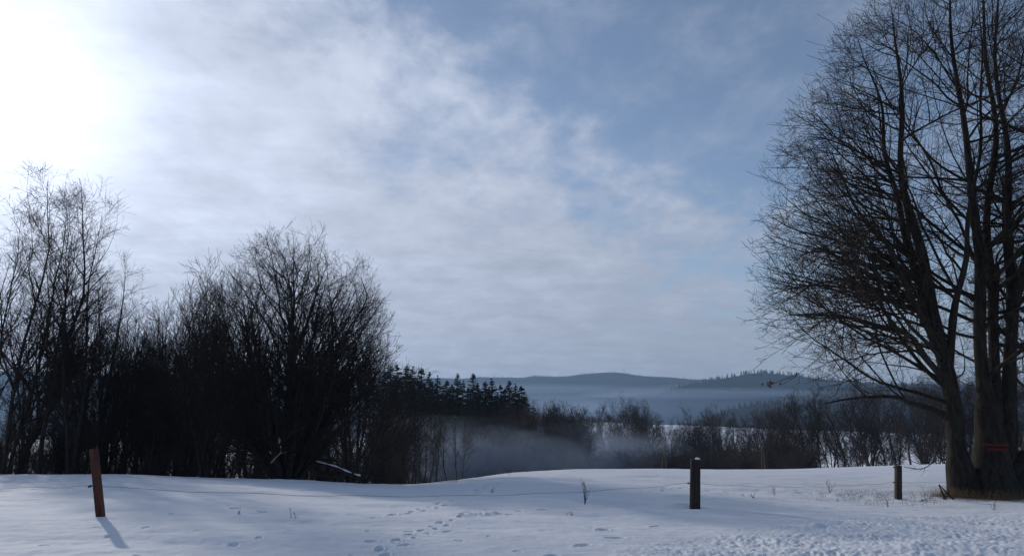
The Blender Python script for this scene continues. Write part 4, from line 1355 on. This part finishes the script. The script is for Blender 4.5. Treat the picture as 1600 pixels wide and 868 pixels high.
stick('fallen_log', [(566, 747, 31.5), (548, 741, 32), (525, 730, 32.5), (494, 722, 33)], .11, 'snow-covered fallen log lying right of the domed bushy tree', M['bark_dark'], 'log', snow=True)
stick('fallen_log', [(540, 746, 31.2), (515, 745, 31.6), (490, 740, 32)], .07, 'smaller snowy log under the fallen one', M['bark_dark'], 'log')
stick('broken_branch', [(424, 722, 30.8), (431, 714, 30.7), (440, 706, 30.6)], .035, 'pale broken branch in the domed bushy tree', M['bark_pale'])
# ivy stem on the right
stick('climbing_stem', [(1584, 712, 22.2), (1590, 690, 22.2), (1590, 660, 22.2), (1588, 620, 22.2), (1590, 570, 22.3)], .03, 'greenish young stem rising at the right border before the huge old tree', M['bark_old'], 'stem')

# ------------------------------------------------------------------ air
def volume_mat(name, dens, col, aniso):
    m = bpy.data.materials.new(name)
    m.use_nodes = True
    t = NT(m.node_tree)
    out = t.n('ShaderNodeOutputMaterial')
    v = t.n('ShaderNodeVolumePrincipled')
    v.inputs['Color'].default_value = (*col, 1)
    v.inputs['Density'].default_value = dens
    v.inputs['Anisotropy'].default_value = aniso
    t.put(out.inputs['Volume'], v.outputs[0])
    m.cycles.homogeneous_volume = True
    return m
HX, HY0, HY1, HZ0, HZ1 = 9000, -12400, 12400, -140, 330
V = np.array([(x, y, z) for z in (HZ0, HZ1) for y in (HY0, HY1) for x in (-12400, 12400)], float)
Fb = np.array([[0, 2, 3, 1], [4, 5, 7, 6], [0, 1, 5, 4], [2, 6, 7, 3], [0, 4, 6, 2], [1, 3, 7, 5]])
hz = link('haze', mesh_from('haze', V, Fb), volume_mat('haze_air', 0.00013, (0.50, 0.72, 1.0), 0.2))
tag(hz, 'pale blue haze filling the air over the valley', 'haze', None, 'stuff')


def mist(px, py, Y, rx, ry, rz, dens, label, col=(.58, .70, .88)):
    c = at(px, py, Y)
    n, m_ = 40, 20
    V = []
    for i in range(1, m_):
        ph = math.pi * i / m_
        for j in range(n):
            th = 2 * math.pi * j / n
            V.append((math.sin(ph) * math.cos(th) * rx, math.sin(ph) * math.sin(th) * ry, math.cos(ph) * rz))
    V = np.array(V); V = np.vstack([V, [[0, 0, rz], [0, 0, -rz]]])
    ix = np.arange(n * (m_ - 1)).reshape(m_ - 1, n); nx_ = np.roll(ix, -1, 1)
    F4 = np.stack([ix[:-1], ix[1:], nx_[1:], nx_[:-1]], -1).reshape(-1, 4)
    t_ = len(V) - 2
    F3 = np.concatenate([np.stack([np.full(n, t_), ix[0], nx_[0]], -1), np.stack([np.full(n, t_ + 1), nx_[-1], ix[-1]], -1)])
    o = link('mist_bank', mesh_from('mist_bank', V, [F4, F3], True), volume_mat('mist_air', dens, col, 0.3), None, c)
    tag(o, label, 'mist', None, 'stuff')
rm = np.random.default_rng(4)
def bank(px, py, Y, sx, rx, ry, rz, dens, n, label, flat=.5):
    """a fog bank made of several overlapping soft lens-shaped volumes"""
    for i in range(n):
        k = rm.uniform(.6, 1.25)
        mist(px + rm.uniform(-sx, sx), py + rm.uniform(-1, 1) * flat, Y * rm.uniform(.94, 1.06), rx * k, ry * k, rz * rm.uniform(.55, 1.2), dens, label)
for i in range(30):          # ragged low patches drifting between the stems
    x = 650 + 285 * (i + rm.uniform(0, 1)) / 30
    Y = rm.uniform(58, 108)
    mist(x, rm.uniform(688, 732), Y, rm.uniform(3.0, 6.5), rm.uniform(3, 7), rm.uniform(1.2, 3.0), rm.uniform(.0035, .0075), 'ragged patch of low mist between the misty bare trees')
for (x, y, Y, rx_, rz_) in ((715, 706, 104, 22, 5.0), (800, 710, 112, 20, 4.6), (870, 708, 100, 15, 4.6), (655, 704, 112, 20, 5.5)):
    mist(x, y, Y, rx_, 14, rz_, .0032, 'broad thin mist in front of the spruces')
bank(930, 700, 150, 20, 18, 20, 3.6, .0035, 3, 'pale mist at the gap between spruce wood and tree row', 6)
bank(980, 610, 3300, 250, 520, 260, 26, .00045, 5, 'fog lying before the long ridge', 7)
bank(1130, 615, 1950, 150, 260, 160, 12, .0006, 6, 'bright fog band above the low foothill', 4)
bank(930, 640, 1900, 140, 380, 250, 36, .0004, 4, 'fog lying in the valley before the hills', 12)
